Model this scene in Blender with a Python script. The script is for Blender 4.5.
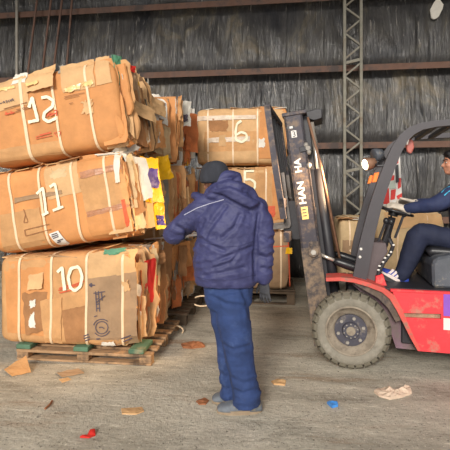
import bpy, bmesh, math, random
from math import sin, cos, tan, pi, radians, atan2, sqrt, exp
from mathutils import Vector, Matrix, noise
from mathutils.bvhtree import BVHTree

scene = bpy.context.scene
for o in list(bpy.data.objects):
    bpy.data.objects.remove(o, do_unlink=True)
COL = scene.collection
random.seed(7)

# ------------------------------------------------------------------ camera
FPX = 430.0          # focal length in pixels of the 450 px frame
HOR = 198.0          # row of the horizon
EYE = 1.49
YAW = radians(7.0)   # the shed's axes are the world axes; the camera is turned
cam_d = bpy.data.cameras.new('camera')
cam_d.sensor_width = 36.0
cam_d.lens = 36.0 * FPX / 450.0
cam_d.shift_y = -(225.0 - HOR) / 450.0
cam_d.clip_start = 0.05
cam = bpy.data.objects.new('camera', cam_d)
cam.location = (0, 0, EYE)
cam.rotation_euler = (radians(90), 0, YAW)
COL.objects.link(cam)
scene.camera = cam

# ------------------------------------------------------------------ world: overcast daylight that enters through the open front
world = bpy.data.worlds.new('daylight')
scene.world = world
world.use_nodes = True
bg = world.node_tree.nodes['Background']
bg.inputs['Color'].default_value = (1.0, 0.985, 0.96, 1)
bg.inputs['Strength'].default_value = 1.0
sun_d = bpy.data.lights.new('sun', 'SUN')
sun_d.energy = 2.5
sun_d.angle = radians(15)
sun_d.color = (1.0, 0.94, 0.85)
sun = bpy.data.objects.new('sun', sun_d)
sun.rotation_euler = (radians(66), 0, radians(-9))
sun.location = (2, -6, 5)
COL.objects.link(sun)
scene.view_settings.view_transform = 'Standard'
scene.view_settings.look = 'None'
scene.view_settings.gamma = 1.0
scene.view_settings.use_curve_mapping = False
scene.view_settings.exposure = 0.2

# ------------------------------------------------------------------ geometry helpers
RT = Vector((cos(YAW), sin(YAW), 0))
FW = Vector((-sin(YAW), cos(YAW), 0))
EYEV = Vector((0, 0, EYE))

def ray(px, py):
    return FW + RT * ((px - 225.0) / FPX) + Vector((0, 0, -(py - HOR) / FPX))
def WD(px, py, d):                     # point at depth d in front of the camera
    return EYEV + ray(px, py) * d
def WY(px, py, y):                     # point on the vertical plane Y = y
    r = ray(px, py)
    return EYEV + r * (y / r.y)
def WZ(px, py, z=0.0):                 # point on the horizontal plane Z = z
    r = ray(px, py)
    return EYEV + r * ((z - EYE) / r.z)

def lerp(a, b, t):
    return a + (b - a) * t
def nz(x, y=0.0, z=0.0):
    return noise.noise(Vector((x, y, z)))

THING_OF = {}
def root(name, label, cat, loc=(0, 0, 0), rotz=0.0, group=None):
    o = bpy.data.objects.new(name, None)
    o.empty_display_size = 0.1
    COL.objects.link(o)
    o.location = loc
    o.rotation_euler = (0, 0, rotz)
    tag(o, label, cat, group)
    return o
def tag(o, label, cat, group=None):
    o['label'] = label
    o['category'] = cat
    if group:
        o['group'] = group
    return o
OFF = {}
def obj(name, bm, mat, parent=None, smooth=False, base=False, label=None):
    """links a bmesh (or mesh) as ONE object; its vertices are in the frame of its top-level thing"""
    if isinstance(bm, bmesh.types.BMesh):
        me = bpy.data.meshes.new(name)
        bmesh.ops.recalc_face_normals(bm, faces=bm.faces[:])
        bm.to_mesh(me)
        bm.free()
    else:
        me = bm
    xs = [v.co for v in me.vertices]
    lo = Vector((min(c.x for c in xs), min(c.y for c in xs), min(c.z for c in xs)))
    hi = Vector((max(c.x for c in xs), max(c.y for c in xs), max(c.z for c in xs)))
    c = (lo + hi) / 2
    if parent is None:
        c.z = lo.z
    me.transform(Matrix.Translation(-c))
    if smooth:
        me.polygons.foreach_set('use_smooth', [True] * len(me.polygons))
    if not me.materials:
        for m in (mat if isinstance(mat, (list, tuple)) else [mat]):
            me.materials.append(m)
    o = bpy.data.objects.new(name, me)
    COL.objects.link(o)
    if parent is not None:
        o.parent = parent
        o.location = c - OFF.get(parent.name, Vector((0, 0, 0)))
    else:
        o.location = c
    OFF[o.name] = c
    if label:
        o['label'] = label
    return o
def struct(name, bm, mat, smooth=False, parent=None):
    o = obj(name, bm, mat, parent, smooth)
    if parent is None:
        o['kind'] = 'structure'
    return o

def NB():
    return bmesh.new()
def box(bm, lo, hi, bevel=0.0):
    lo = Vector(lo); hi = Vector(hi)
    r = bmesh.ops.create_cube(bm, size=1.0)
    M = Matrix.Translation((lo + hi) / 2) @ Matrix.Diagonal((*(hi - lo), 1))
    bmesh.ops.transform(bm, matrix=M, verts=r['verts'])
    if bevel:
        es = list({e for v in r['verts'] for e in v.link_edges})
        bmesh.ops.bevel(bm, geom=es, offset=bevel, segments=1, affect='EDGES', profile=0.5)
    return bm
def frame_from(t, ref):
    t = t.normalized()
    x = (ref - t * ref.dot(t))
    if x.length < 1e-4:
        x = Vector((1, 0, 0)) - t * t.x
        if x.length < 1e-3:
            x = Vector((0, 1, 0)) - t * t.y
    x.normalize()
    y = t.cross(x)
    return x, y
def loft(bm, rings, n=14, ref=(1, 0, 0), power=2.0):
    """rings: (centre, rx, ry); closed tube with caps"""
    ref = Vector(ref)
    C = [Vector(r[0]) for r in rings]
    V = []
    for i, r in enumerate(rings):
        a = C[max(i - 1, 0)]; b = C[min(i + 1, len(C) - 1)]
        x, y = frame_from(b - a, Vector(r[3]) if len(r) > 3 else ref)
        row = []
        for k in range(n):
            an = 2 * pi * k / n
            ca, sa = cos(an), sin(an)
            e = 2.0 / power
            row.append(bm.verts.new(C[i] + x * (r[1] * math.copysign(abs(ca) ** e, ca)) + y * (r[2] * math.copysign(abs(sa) ** e, sa))))
        V.append(row)
    for i in range(len(V) - 1):
        for k in range(n):
            bm.faces.new((V[i][k], V[i][(k + 1) % n], V[i + 1][(k + 1) % n], V[i + 1][k]))
    bm.faces.new(V[0][::-1])
    bm.faces.new(V[-1])
    return bm
def limb(bm, pts, n=12, ref=(0, 1, 0), sub=4, cap=True):
    """pts: (pos, radius) -> smooth tube with rounded ends"""
    P = [Vector(p[0]) for p in pts]; R = [p[1] for p in pts]
    out = []
    def cr(a, b, c, d, t):
        return 0.5 * ((2 * b) + (c - a) * t + (2 * a - 5 * b + 4 * c - d) * t * t + (3 * b - a - 3 * c + d) * t ** 3)
    for i in range(len(P) - 1):
        p0 = P[max(i - 1, 0)]; p3 = P[min(i + 2, len(P) - 1)]
        for k in range(sub):
            t = k / sub
            out.append((cr(p0, P[i], P[i + 1], p3, t), lerp(R[i], R[i + 1], t)))
    out.append((P[-1], R[-1]))
    rings = []
    if cap:
        d = (out[0][0] - out[1][0]).normalized()
        for s in (0.9, 0.6):
            rings.append((out[0][0] + d * out[0][1] * s, out[0][1] * sqrt(1 - s * s) + 1e-4, out[0][1] * sqrt(1 - s * s) + 1e-4))
    rings += [(p, r, r) for p, r in out]
    if cap:
        d = (out[-1][0] - out[-2][0]).normalized()
        for s in (0.6, 0.9):
            rings.append((out[-1][0] + d * out[-1][1] * s, out[-1][1] * sqrt(1 - s * s) + 1e-4, out[-1][1] * sqrt(1 - s * s) + 1e-4))
    return loft(bm, rings, n, ref)
def tube(bm, pts, r, n=8):
    return loft(bm, [(Vector(p), r, r) for p in pts], n, (0.123, 0.3, 0.9))
def ellipsoid(bm, c, rx, ry, rz, rot=None, seg=16):
    r = bmesh.ops.create_uvsphere(bm, u_segments=seg, v_segments=seg // 2 + 2, radius=1.0)
    M = Matrix.Translation(Vector(c)) @ (rot.to_4x4() if rot else Matrix.Identity(4)) @ Matrix.Diagonal((rx, ry, rz, 1))
    bmesh.ops.transform(bm, matrix=M, verts=r['verts'])
    return bm
def cyl(bm, a, b, r, r2=None, n=20):
    return loft(bm, [(Vector(a), r, r), (Vector(b), r2 or r, r2 or r)], n, (0.31, 0.2, 0.9))
def prism(bm, pts, d, bevel=0.0):
    """pts: closed polygon of 3D points, extruded by the vector d"""
    d = Vector(d)
    a = [bm.verts.new(Vector(p)) for p in pts]
    b = [bm.verts.new(Vector(p) + d) for p in pts]
    n = len(a)
    f = [bm.faces.new(a), bm.faces.new(b[::-1])]
    for i in range(n):
        f.append(bm.faces.new((a[i], a[(i + 1) % n], b[(i + 1) % n], b[i])))
    if bevel:
        es = list({e for q in f for e in q.edges})
        bmesh.ops.bevel(bm, geom=es, offset=bevel, segments=1, affect='EDGES', profile=0.5)
    return bm
def sweep_rect(bm, pts, w, lat, wl, offs=0.0):
    """rectangular bar along pts: w in the plane across lat, from 0..wl along lat"""
    lat = Vector(lat).normalized()
    P = [Vector(p) for p in pts]
    rows = []
    for i, p in enumerate(P):
        t = (P[min(i + 1, len(P) - 1)] - P[max(i - 1, 0)]).normalized()
        nrm = t.cross(lat).normalized()
        ww = w[i] if isinstance(w, (list, tuple)) else w
        rows.append([bm.verts.new(p + nrm * (sgn * ww / 2) + lat * l) for sgn, l in ((-1, offs), (1, offs), (1, offs + wl), (-1, offs + wl))])
    for i in range(len(rows) - 1):
        for k in range(4):
            bm.faces.new((rows[i][k], rows[i][(k + 1) % 4], rows[i + 1][(k + 1) % 4], rows[i + 1][k]))
    bm.faces.new(rows[0][::-1]); bm.faces.new(rows[-1])
    return bm
def remeshed(bm, voxel, smooth_it=4, disp=None, fac=0.5):
    """fuses overlapping closed shapes into one continuous surface"""
    me = bpy.data.meshes.new('tmp')
    bmesh.ops.recalc_face_normals(bm, faces=bm.faces[:])
    bm.to_mesh(me); bm.free()
    o = bpy.data.objects.new('tmp', me)
    COL.objects.link(o)
    m = o.modifiers.new('r', 'REMESH'); m.mode = 'VOXEL'; m.voxel_size = voxel
    if smooth_it:
        s = o.modifiers.new('s', 'SMOOTH'); s.iterations = smooth_it; s.factor = fac
    dg = bpy.context.evaluated_depsgraph_get()
    dg.update()
    out = bpy.data.meshes.new_from_object(o.evaluated_get(dg))
    bpy.data.objects.remove(o, do_unlink=True)
    bpy.data.meshes.remove(me)
    if disp:
        nr = [v.normal.copy() for v in out.vertices]
        for v, n in zip(out.vertices, nr):
            v.co += n * disp(v.co, n)
    out.update()
    return out
def text_mesh(s, size=1.0, bold=0.0):
    cu = bpy.data.curves.new('txt', 'FONT')
    cu.body = s; cu.size = size; cu.resolution_u = 3; cu.offset = bold
    o = bpy.data.objects.new('txt', cu)
    COL.objects.link(o)
    dg = bpy.context.evaluated_depsgraph_get(); dg.update()
    me = bpy.data.meshes.new_from_object(o.evaluated_get(dg))
    vs = [v.co.copy() for v in me.vertices]; fs = [tuple(p.vertices) for p in me.polygons]
    bpy.data.objects.remove(o, do_unlink=True)
    bpy.data.meshes.remove(me); bpy.data.curves.remove(cu)
    return vs, fs
def add_mapped(bm, vs, fs, fn):
    V = [bm.verts.new(fn(v)) for v in vs]
    for f in fs:
        try:
            bm.faces.new([V[i] for i in f])
        except ValueError:
            pass
    return bm

# ------------------------------------------------------------------ materials
MATS = {}
def srgb(r, g, b):
    f = lambda c: (c / 255 / 12.92) if c / 255 <= 0.04045 else ((c / 255 + 0.055) / 1.055) ** 2.4
    return (f(r), f(g), f(b), 1)
def material(name, col, rough=0.7, metal=0.0, var=0.25, scale=6.0, bump=0.15, bscale=40.0, rnd=0.0, dirt=None, dirt_amt=0.5, dirt_scale=3.0, stretch=(1, 1, 1), spec=0.5, emit=None, estr=0.0, coat=0.0, bdist=0.01):
    if name in MATS:
        return MATS[name]
    m = bpy.data.materials.new(name)
    m.use_nodes = True
    nt = m.node_tree; N = nt.nodes; L = nt.links
    b = N['Principled BSDF']
    tc = N.new('ShaderNodeTexCoord')
    mp = N.new('ShaderNodeMapping'); mp.inputs['Scale'].default_value = stretch
    L.new(tc.outputs['Object'], mp.inputs['Vector'])
    n1 = N.new('ShaderNodeTexNoise'); n1.inputs['Scale'].default_value = scale; n1.inputs['Detail'].default_value = 6
    n1.inputs['Roughness'].default_value = 0.65
    L.new(mp.outputs['Vector'], n1.inputs['Vector'])
    r1 = N.new('ShaderNodeValToRGB')
    r1.color_ramp.elements[0].position = 0.34; r1.color_ramp.elements[1].position = 0.66
    c = Vector(col[:3])
    r1.color_ramp.elements[0].color = (*(c * (1 - var)), 1)
    r1.color_ramp.elements[1].color = (*(c * (1 + var)), 1)
    L.new(n1.outputs['Fac'], r1.inputs['Fac'])
    out = r1.outputs['Color']
    if rnd:
        oi = N.new('ShaderNodeObjectInfo')
        hs = N.new('ShaderNodeHueSaturation')
        mr = N.new('ShaderNodeMapRange'); mr.inputs['To Min'].default_value = 1 - rnd; mr.inputs['To Max'].default_value = 1 + rnd
        L.new(oi.outputs['Random'], mr.inputs['Value'])
        L.new(mr.outputs['Result'], hs.inputs['Value'])
        L.new(out, hs.inputs['Color']); out = hs.outputs['Color']
    if dirt:
        n2 = N.new('ShaderNodeTexNoise'); n2.inputs['Scale'].default_value = dirt_scale; n2.inputs['Detail'].default_value = 8
        n2.inputs['Roughness'].default_value = 0.7
        L.new(tc.outputs['Object'], n2.inputs['Vector'])
        r2 = N.new('ShaderNodeValToRGB')
        r2.color_ramp.elements[0].position = 0.62 - 0.3 * dirt_amt; r2.color_ramp.elements[1].position = 0.72 - 0.2 * dirt_amt
        L.new(n2.outputs['Fac'], r2.inputs['Fac'])
        mx = N.new('ShaderNodeMix'); mx.data_type = 'RGBA'
        L.new(r2.outputs['Color'], mx.inputs['Factor'])
        L.new(out, mx.inputs['A']); mx.inputs['B'].default_value = dirt
        out = mx.outputs['Result']
    L.new(out, b.inputs['Base Color'])
    b.inputs['Roughness'].default_value = rough
    b.inputs['Metallic'].default_value = metal
    b.inputs['Specular IOR Level'].default_value = spec
    if coat:
        b.inputs['Coat Weight'].default_value = coat
    if emit:
        b.inputs['Emission Color'].default_value = emit
        b.inputs['Emission Strength'].default_value = estr
    if bump:
        n3 = N.new('ShaderNodeTexNoise'); n3.inputs['Scale'].default_value = bscale; n3.inputs['Detail'].default_value = 5
        L.new(mp.outputs['Vector'], n3.inputs['Vector'])
        bp = N.new('ShaderNodeBump'); bp.inputs['Strength'].default_value = bump; bp.inputs['Distance'].default_value = bdist
        L.new(n3.outputs['Fac'], bp.inputs['Height'])
        L.new(bp.outputs['Normal'], b.inputs['Normal'])
    MATS[name] = m
    return m

kraft = material('kraft_board', srgb(198, 149, 99), 0.8, var=0.16, scale=5, bump=0.55, bscale=9, rnd=0.05, bdist=0.02)
kraft_lt = material('light_kraft_board', srgb(210, 168, 120), 0.8, var=0.12, scale=5, bump=0.5, bscale=10, rnd=0.08, bdist=0.02)
kraft_or = material('orange_kraft_board', srgb(207, 143, 86), 0.75, var=0.14, scale=4, bump=0.55, bscale=8, rnd=0.06, bdist=0.02)
kraft_dk = material('brown_board', srgb(158, 112, 72), 0.85, var=0.18, scale=7, bump=0.3, bscale=18, rnd=0.15, bdist=0.02)
kraft_gr = material('grey_brown_board', srgb(168, 136, 104), 0.85, var=0.15, scale=6, bump=0.25, bscale=18, rnd=0.12, bdist=0.02)
kraft_pale = material('pale_board', srgb(206, 178, 136), 0.85, var=0.15, scale=5, bump=0.3, bscale=14, rnd=0.06, bdist=0.02)
board_white = material('white_board', srgb(222, 216, 204), 0.7, var=0.1, scale=8, bump=0.2, bscale=20, rnd=0.1)
board_grey = material('grey_board', srgb(160, 152, 140), 0.8, var=0.15, scale=8, bump=0.2, bscale=20, rnd=0.15)
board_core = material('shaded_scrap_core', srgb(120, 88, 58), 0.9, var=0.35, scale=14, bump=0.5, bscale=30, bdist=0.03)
rust_board = material('russet_board', srgb(196, 112, 62), 0.75, var=0.2, scale=8, bump=0.2, bscale=20, rnd=0.1)
m_red = material('red_print', srgb(206, 44, 36), 0.55, var=0.12, scale=9, bump=0.15)
m_yellow = material('yellow_bag', srgb(244, 186, 22), 0.4, var=0.1, scale=9, bump=0.3, bscale=18, bdist=0.02)
m_purple = material('purple_print', srgb(72, 56, 132), 0.5, var=0.15, scale=9, bump=0.1)
m_orange = material('orange_plastic', srgb(238, 140, 26), 0.45, var=0.12, scale=9, bump=0.1)
m_green = material('green_scrap', srgb(84, 140, 108), 0.6, var=0.15, scale=9, bump=0.1)
m_strap = material('white_strap', srgb(232, 204, 168), 0.4, var=0.07, scale=20, bump=0.05)
m_paint = material('cream_spray_paint', srgb(240, 236, 206), 0.6, var=0.06, scale=30, bump=0.1, bscale=120)
m_tape = material('clear_tape', srgb(180, 124, 88), 0.4, var=0.2, scale=25, bump=0.3, bscale=40)
m_tape_w = material('pale_tape', srgb(212, 190, 166), 0.4, var=0.15, scale=25, bump=0.3, bscale=40)
m_tape_y = material('shiny_yellowed_tape', srgb(236, 198, 132), 0.22, var=0.12, scale=25, bump=0.4, bscale=30)
m_ink = material('dark_ink', srgb(84, 74, 86), 0.7, var=0.15, scale=30, bump=0)
m_ink_b = material('brown_ink', srgb(150, 102, 66), 0.75, var=0.2, scale=30, bump=0)
m_redink = material('red_ink', srgb(208, 92, 58), 0.7, var=0.2, scale=30, bump=0)
m_label = material('paper_label', srgb(232, 228, 220), 0.6, var=0.04, bump=0)
m_wood = material('pallet_wood', srgb(176, 140, 104), 0.85, var=0.25, scale=5, bump=0.4, bscale=20, stretch=(1, 6, 6), rnd=0.15, dirt=srgb(96, 78, 62), dirt_amt=0.35)
m_wood_dk = material('dark_pallet_wood', srgb(100, 84, 68), 0.9, var=0.25, scale=5, bump=0.4, bscale=20, rnd=0.2)
m_wood_gn = material('green_timber', srgb(84, 116, 92), 0.8, var=0.2, scale=8, bump=0.3, bscale=25, rnd=0.1, dirt=srgb(150, 140, 110), dirt_amt=0.25)
# ------------------------------------------------------------------ the shed
WALL_Y = 8.2
def floor_mat():
    m = bpy.data.materials.new('dusty_concrete'); m.use_nodes = True
    nt = m.node_tree; N = nt.nodes; L = nt.links; b = N['Principled BSDF']
    tc = N.new('ShaderNodeTexCoord')
    def noise_(scale, det, rough, stretch=(1, 1, 1)):
        mp = N.new('ShaderNodeMapping'); mp.inputs['Scale'].default_value = stretch
        L.new(tc.outputs['Object'], mp.inputs['Vector'])
        n = N.new('ShaderNodeTexNoise'); n.inputs['Scale'].default_value = scale; n.inputs['Detail'].default_value = det; n.inputs['Roughness'].default_value = rough
        L.new(mp.outputs['Vector'], n.inputs['Vector'])
        return n.outputs['Fac']
    def ramp(f, p0, c0, p1, c1):
        r = N.new('ShaderNodeValToRGB'); r.color_ramp.elements[0].position = p0; r.color_ramp.elements[1].position = p1
        r.color_ramp.elements[0].color = c0; r.color_ramp.elements[1].color = c1
        L.new(f, r.inputs['Fac']); return r.outputs['Color']
    def mix(fac, a, bb):
        x = N.new('ShaderNodeMix'); x.data_type = 'RGBA'; L.new(fac, x.inputs['Factor'])
        for s, v in (('A', a), ('B', bb)):
            if isinstance(v, tuple): x.inputs[s].default_value = v
            else: L.new(v, x.inputs[s])
        return x.outputs['Result']
    BW = ((0, 0, 0, 1), (1, 1, 1, 1))
    base = ramp(noise_(2.2, 10, 0.75, (0.6, 1.3, 1)), 0.34, srgb(168, 162, 147), 0.66, srgb(228, 220, 203))
    fine = ramp(noise_(16, 8, 0.8, (0.7, 1.6, 1)), 0.36, *[BW[0]], 0.7, BW[1])
    c = mix(fine, base, srgb(196, 188, 171))
    scratch = ramp(noise_(9, 8, 0.75, (0.45, 4.5, 1)), 0.56, BW[0], 0.66, BW[1])
    c = mix(scratch, c, srgb(244, 238, 222))
    dark = ramp(noise_(0.9, 9, 0.75, (0.45, 1.8, 1)), 0.49, BW[0], 0.68, BW[1])
    c = mix(dark, c, srgb(120, 112, 99))
    brown = ramp(noise_(1.3, 6, 0.7, (0.35, 2.0, 1)), 0.56, BW[0], 0.72, BW[1])
    c = mix(brown, c, srgb(160, 128, 98))
    speck = ramp(noise_(55, 4, 0.7), 0.6, BW[0], 0.66, BW[1])
    c = mix(speck, c, srgb(230, 222, 206))
    speck2 = ramp(noise_(38, 4, 0.7, (1, 1.5, 1)), 0.6, BW[0], 0.68, BW[1])
    c = mix(speck2, c, srgb(84, 76, 66))
    L.new(c, b.inputs['Base Color'])
    b.inputs['Roughness'].default_value = 0.8
    bp = N.new('ShaderNodeBump'); bp.inputs['Strength'].default_value = 0.9; bp.inputs['Distance'].default_value = 0.02
    L.new(noise_(24, 8, 0.75), bp.inputs['Height']); L.new(bp.outputs['Normal'], b.inputs['Normal'])
    return m
bm = NB()
box(bm, (-9, -5, -0.12), (10, WALL_Y + 0.3, 0))
struct('floor', bm, floor_mat())

def plastic_mat():
    m = bpy.data.materials.new('black_plastic_sheet'); m.use_nodes = True
    nt = m.node_tree; N = nt.nodes; L = nt.links; b = N['Principled BSDF']
    tc = N.new('ShaderNodeTexCoord')
    def noise_(scale, det, rough, stretch):
        mp = N.new('ShaderNodeMapping'); mp.inputs['Scale'].default_value = stretch
        L.new(tc.outputs['Object'], mp.inputs['Vector'])
        n = N.new('ShaderNodeTexNoise'); n.inputs['Scale'].default_value = scale; n.inputs['Detail'].default_value = det; n.inputs['Roughness'].default_value = rough
        n.inputs['Distortion'].default_value = 0.6
        L.new(mp.outputs['Vector'], n.inputs['Vector']); return n.outputs['Fac']
    r = N.new('ShaderNodeValToRGB'); e = r.color_ramp.elements
    e[0].position = 0.36; e[0].color = srgb(52, 52, 55); e[1].position = 0.74; e[1].color = srgb(128, 116, 94)
    q = r.color_ramp.elements.new(0.54); q.color = srgb(76, 74, 72)
    L.new(noise_(1.0, 8, 0.7, (1.2, 1, 0.8)), r.inputs['Fac'])
    r2 = N.new('ShaderNodeValToRGB'); r2.color_ramp.elements[0].position = 0.6; r2.color_ramp.elements[1].position = 0.72
    L.new(noise_(3.0, 5, 0.65, (9, 1, 0.8)), r2.inputs['Fac'])
    mx = N.new('ShaderNodeMix'); mx.data_type = 'RGBA'; L.new(r2.outputs['Color'], mx.inputs['Factor'])
    L.new(r.outputs['Color'], mx.inputs['A']); mx.inputs['B'].default_value = srgb(160, 154, 146)  # dusty pale streaks in the base colour, also standing in for glints on folds
    L.new(mx.outputs['Result'], b.inputs['Base Color'])
    b.inputs['Roughness'].default_value = 0.22
    bp = N.new('ShaderNodeBump'); bp.inputs['Strength'].default_value = 0.75; bp.inputs['Distance'].default_value = 0.05
    L.new(noise_(3.0, 6, 0.6, (7, 1, 0.9)), bp.inputs['Height'])
    L.new(bp.outputs['Normal'], b.inputs['Normal'])
    return m
PUR = [WY(300, y, WALL_Y - 0.1).z for y in (2.5, 72, 147, 219)]
def sheet_y(x, z):
    # sheeting hangs in vertical folds between the rails and is pinned at each rail
    pin = min(abs(z - p) for p in PUR)
    loose = min(1.0, pin / 0.45)
    f = abs(nz(x * 4.5 + 0.35 * z, z * 0.35, 3.1)) * 0.07 + abs(nz(x * 9.0 - 0.6 * z, z * 0.6, 8.7)) * 0.035
    s = nz(x * 2.2 + z * 1.1, z * 0.8, 1.3) * 0.05
    f += abs(nz(x * 21 - 1.5 * z, z * 0.7, 5.5)) * 0.022
    rails = sorted(PUR + [0.0, WH + 0.1, PUR[0] + 1.35, PUR[0] + 2.7])
    bel = 0.0
    for a, b in zip(rails[:-1], rails[1:]):
        if a <= z < b:
            t = (z - a) / (b - a)
            bel = 0.16 * (1 - t) * min(1.0, t / 0.14) * (0.75 + 0.6 * nz(x * 1.3, a, 2.0))
    f *= 1.15
    return -(f * (0.35 + 0.65 * loose) + s * loose * (1 if s > 0 else 0)) - bel
WH = 8.6
bm = NB()
NX, NZ = 820, 110
WH = 8.6
X0, X1 = -8.5, 9.5
V = [[bm.verts.new((lerp(X0, X1, i / NX), WALL_Y + sheet_y(lerp(X0, X1, i / NX), WH * j / NZ), WH * j / NZ)) for j in range(NZ + 1)] for i in range(NX + 1)]
for i in range(NX):
    for j in range(NZ):
        bm.faces.new((V[i][j], V[i + 1][j], V[i + 1][j + 1], V[i][j + 1]))
struct('wall_back', bm, plastic_mat(), smooth=True)
m_shed = material('shed_sheet_metal', srgb(120, 116, 108), 0.6, var=0.2, scale=2, bump=0.1)
bm = NB(); box(bm, (-8.6, -1.5, 0), (-8.5, WALL_Y + 0.3, 8.6)); struct('wall_left', bm, m_shed)
bm = NB(); box(bm, (9.5, -1.5, 0), (9.6, WALL_Y + 0.3, 8.6)); struct('wall_right', bm, m_shed)
bm = NB(); box(bm, (-8.6, -1.5, 8.6), (9.6, WALL_Y + 0.3, 8.7)); struct('ceiling', bm, m_shed)
m_rust = material('rusty_steel', srgb(112, 82, 68), 0.75, var=0.3, scale=3, bump=0.3, bscale=30, dirt=srgb(74, 62, 58), dirt_amt=0.5)
for i, z in enumerate(PUR):
    bm = NB()
    h = 0.055
    prism(bm, [(X0, WALL_Y - 0.24, z + h), (X0, WALL_Y - 0.24, z - h), (X0, WALL_Y - 0.225, z - h), (X0, WALL_Y - 0.225, z + h - 0.012), (X0, WALL_Y - 0.12, z + h - 0.012), (X0, WALL_Y - 0.12, z + h)], (X1 - X0, 0, 0))
    struct('trim_%d' % (i + 1), bm, m_rust)

# lattice column
m_lat = material('galvanised_lattice', srgb(128, 124, 112), 0.6, metal=0.15, var=0.2, scale=6, bump=0.2, dirt=srgb(104, 88, 70), dirt_amt=0.35)
LY = WALL_Y - 0.36
a = WY(344.5, 100, LY); b_ = WY(361, 100, LY)
col = root('lattice_column', 'grey steel lattice column with zigzag bracing in front of the black wall sheeting', 'column', ((a.x + b_.x) / 2, LY, 0))
hw = (b_.x - a.x) / 2
for sx in (-1, 1):
    bm = NB(); box(bm, (sx * hw - 0.026, -0.03, 0), (sx * hw + 0.026, 0.03, 8.6), 0.004); obj('chord', bm, m_lat, col)
zz = 0.1; k = 0; STEP = 0.232
while zz < 8.3:
    s = 1 if k % 2 else -1
    bm = NB()
    if k % 9 == 8:
        sweep_rect(bm, [(-hw, -0.02, zz), (hw, -0.02, zz + 0.06)], 0.05, (0, 1, 0), 0.03); obj('batten_plate', bm, m_lat, col)
        zz += 0.07
    else:
        sweep_rect(bm, [(s * hw, -0.015, zz), (-s * hw, -0.015, zz + STEP)], 0.03, (0, 1, 0), 0.03); obj('brace', bm, m_lat, col)
        zz += STEP
    k += 1

# slim pale pipe and rusty rods at the far left
m_pipe = material('pale_pipe', srgb(156, 150, 140), 0.55, var=0.15, scale=8, bump=0.1)
p = WY(16.5, 40, WALL_Y - 0.3)
bm = NB(); tube(bm, [(p.x, p.y, 0), (p.x + 0.01, p.y, 3), (p.x, p.y, 8.5)], 0.028, 10)
o = obj('wall_pipe', bm, m_pipe, smooth=True); tag(o, 'slim pale vertical pipe on the wall at the far left', 'pipe')
RODS = [((29, 64), (37, 0), 'leaning rusty rod on the dark wall, nearest the pale pipe'),
        ((43.5, 62), (51, 0), 'leaning rusty rod on the dark wall, second from the pale pipe'),
        ((55, 58), (62, 0), 'leaning rusty rod on the dark wall, third from the pale pipe'),
        ((68, 50), (72, 0), 'leaning rusty rod on the dark wall, farthest from the pale pipe')]
for (pa, pb, lab) in RODS:
    A = WY(*pa, WALL_Y - 0.5); B = WY(*pb, WALL_Y - 0.42)
    d = (B - A) / (B.z - A.z)
    bm = NB(); tube(bm, [A - d * A.z, A, B, B + d * 0.6], 0.02, 8)
    o = obj('rusty_rod', bm, m_rust, smooth=True); tag(o, lab, 'rod', 'rods leaning on the left of the back wall')
# torn white patch high on the wall at right
bm = NB()
c = WY(437, 9, WALL_Y - 0.16)
ring = []
for k in range(14):
    an = 2 * pi * k / 14
    r = 1 + 0.35 * nz(cos(an) * 1.4, sin(an) * 1.4, 2.2)
    ring.append((c.x + 0.1 * r * cos(an) + 0.03 * sin(an), c.y + 0.03 * nz(k * 0.7, 1, 1), c.z + 0.17 * r * sin(an)))
prism(bm, ring, (0, 0.03, 0), 0.006)
o = obj('plastic_scrap', bm, board_white); tag(o, 'torn whitish plastic patch high on the black wall, top right', 'plastic patch')
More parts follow.
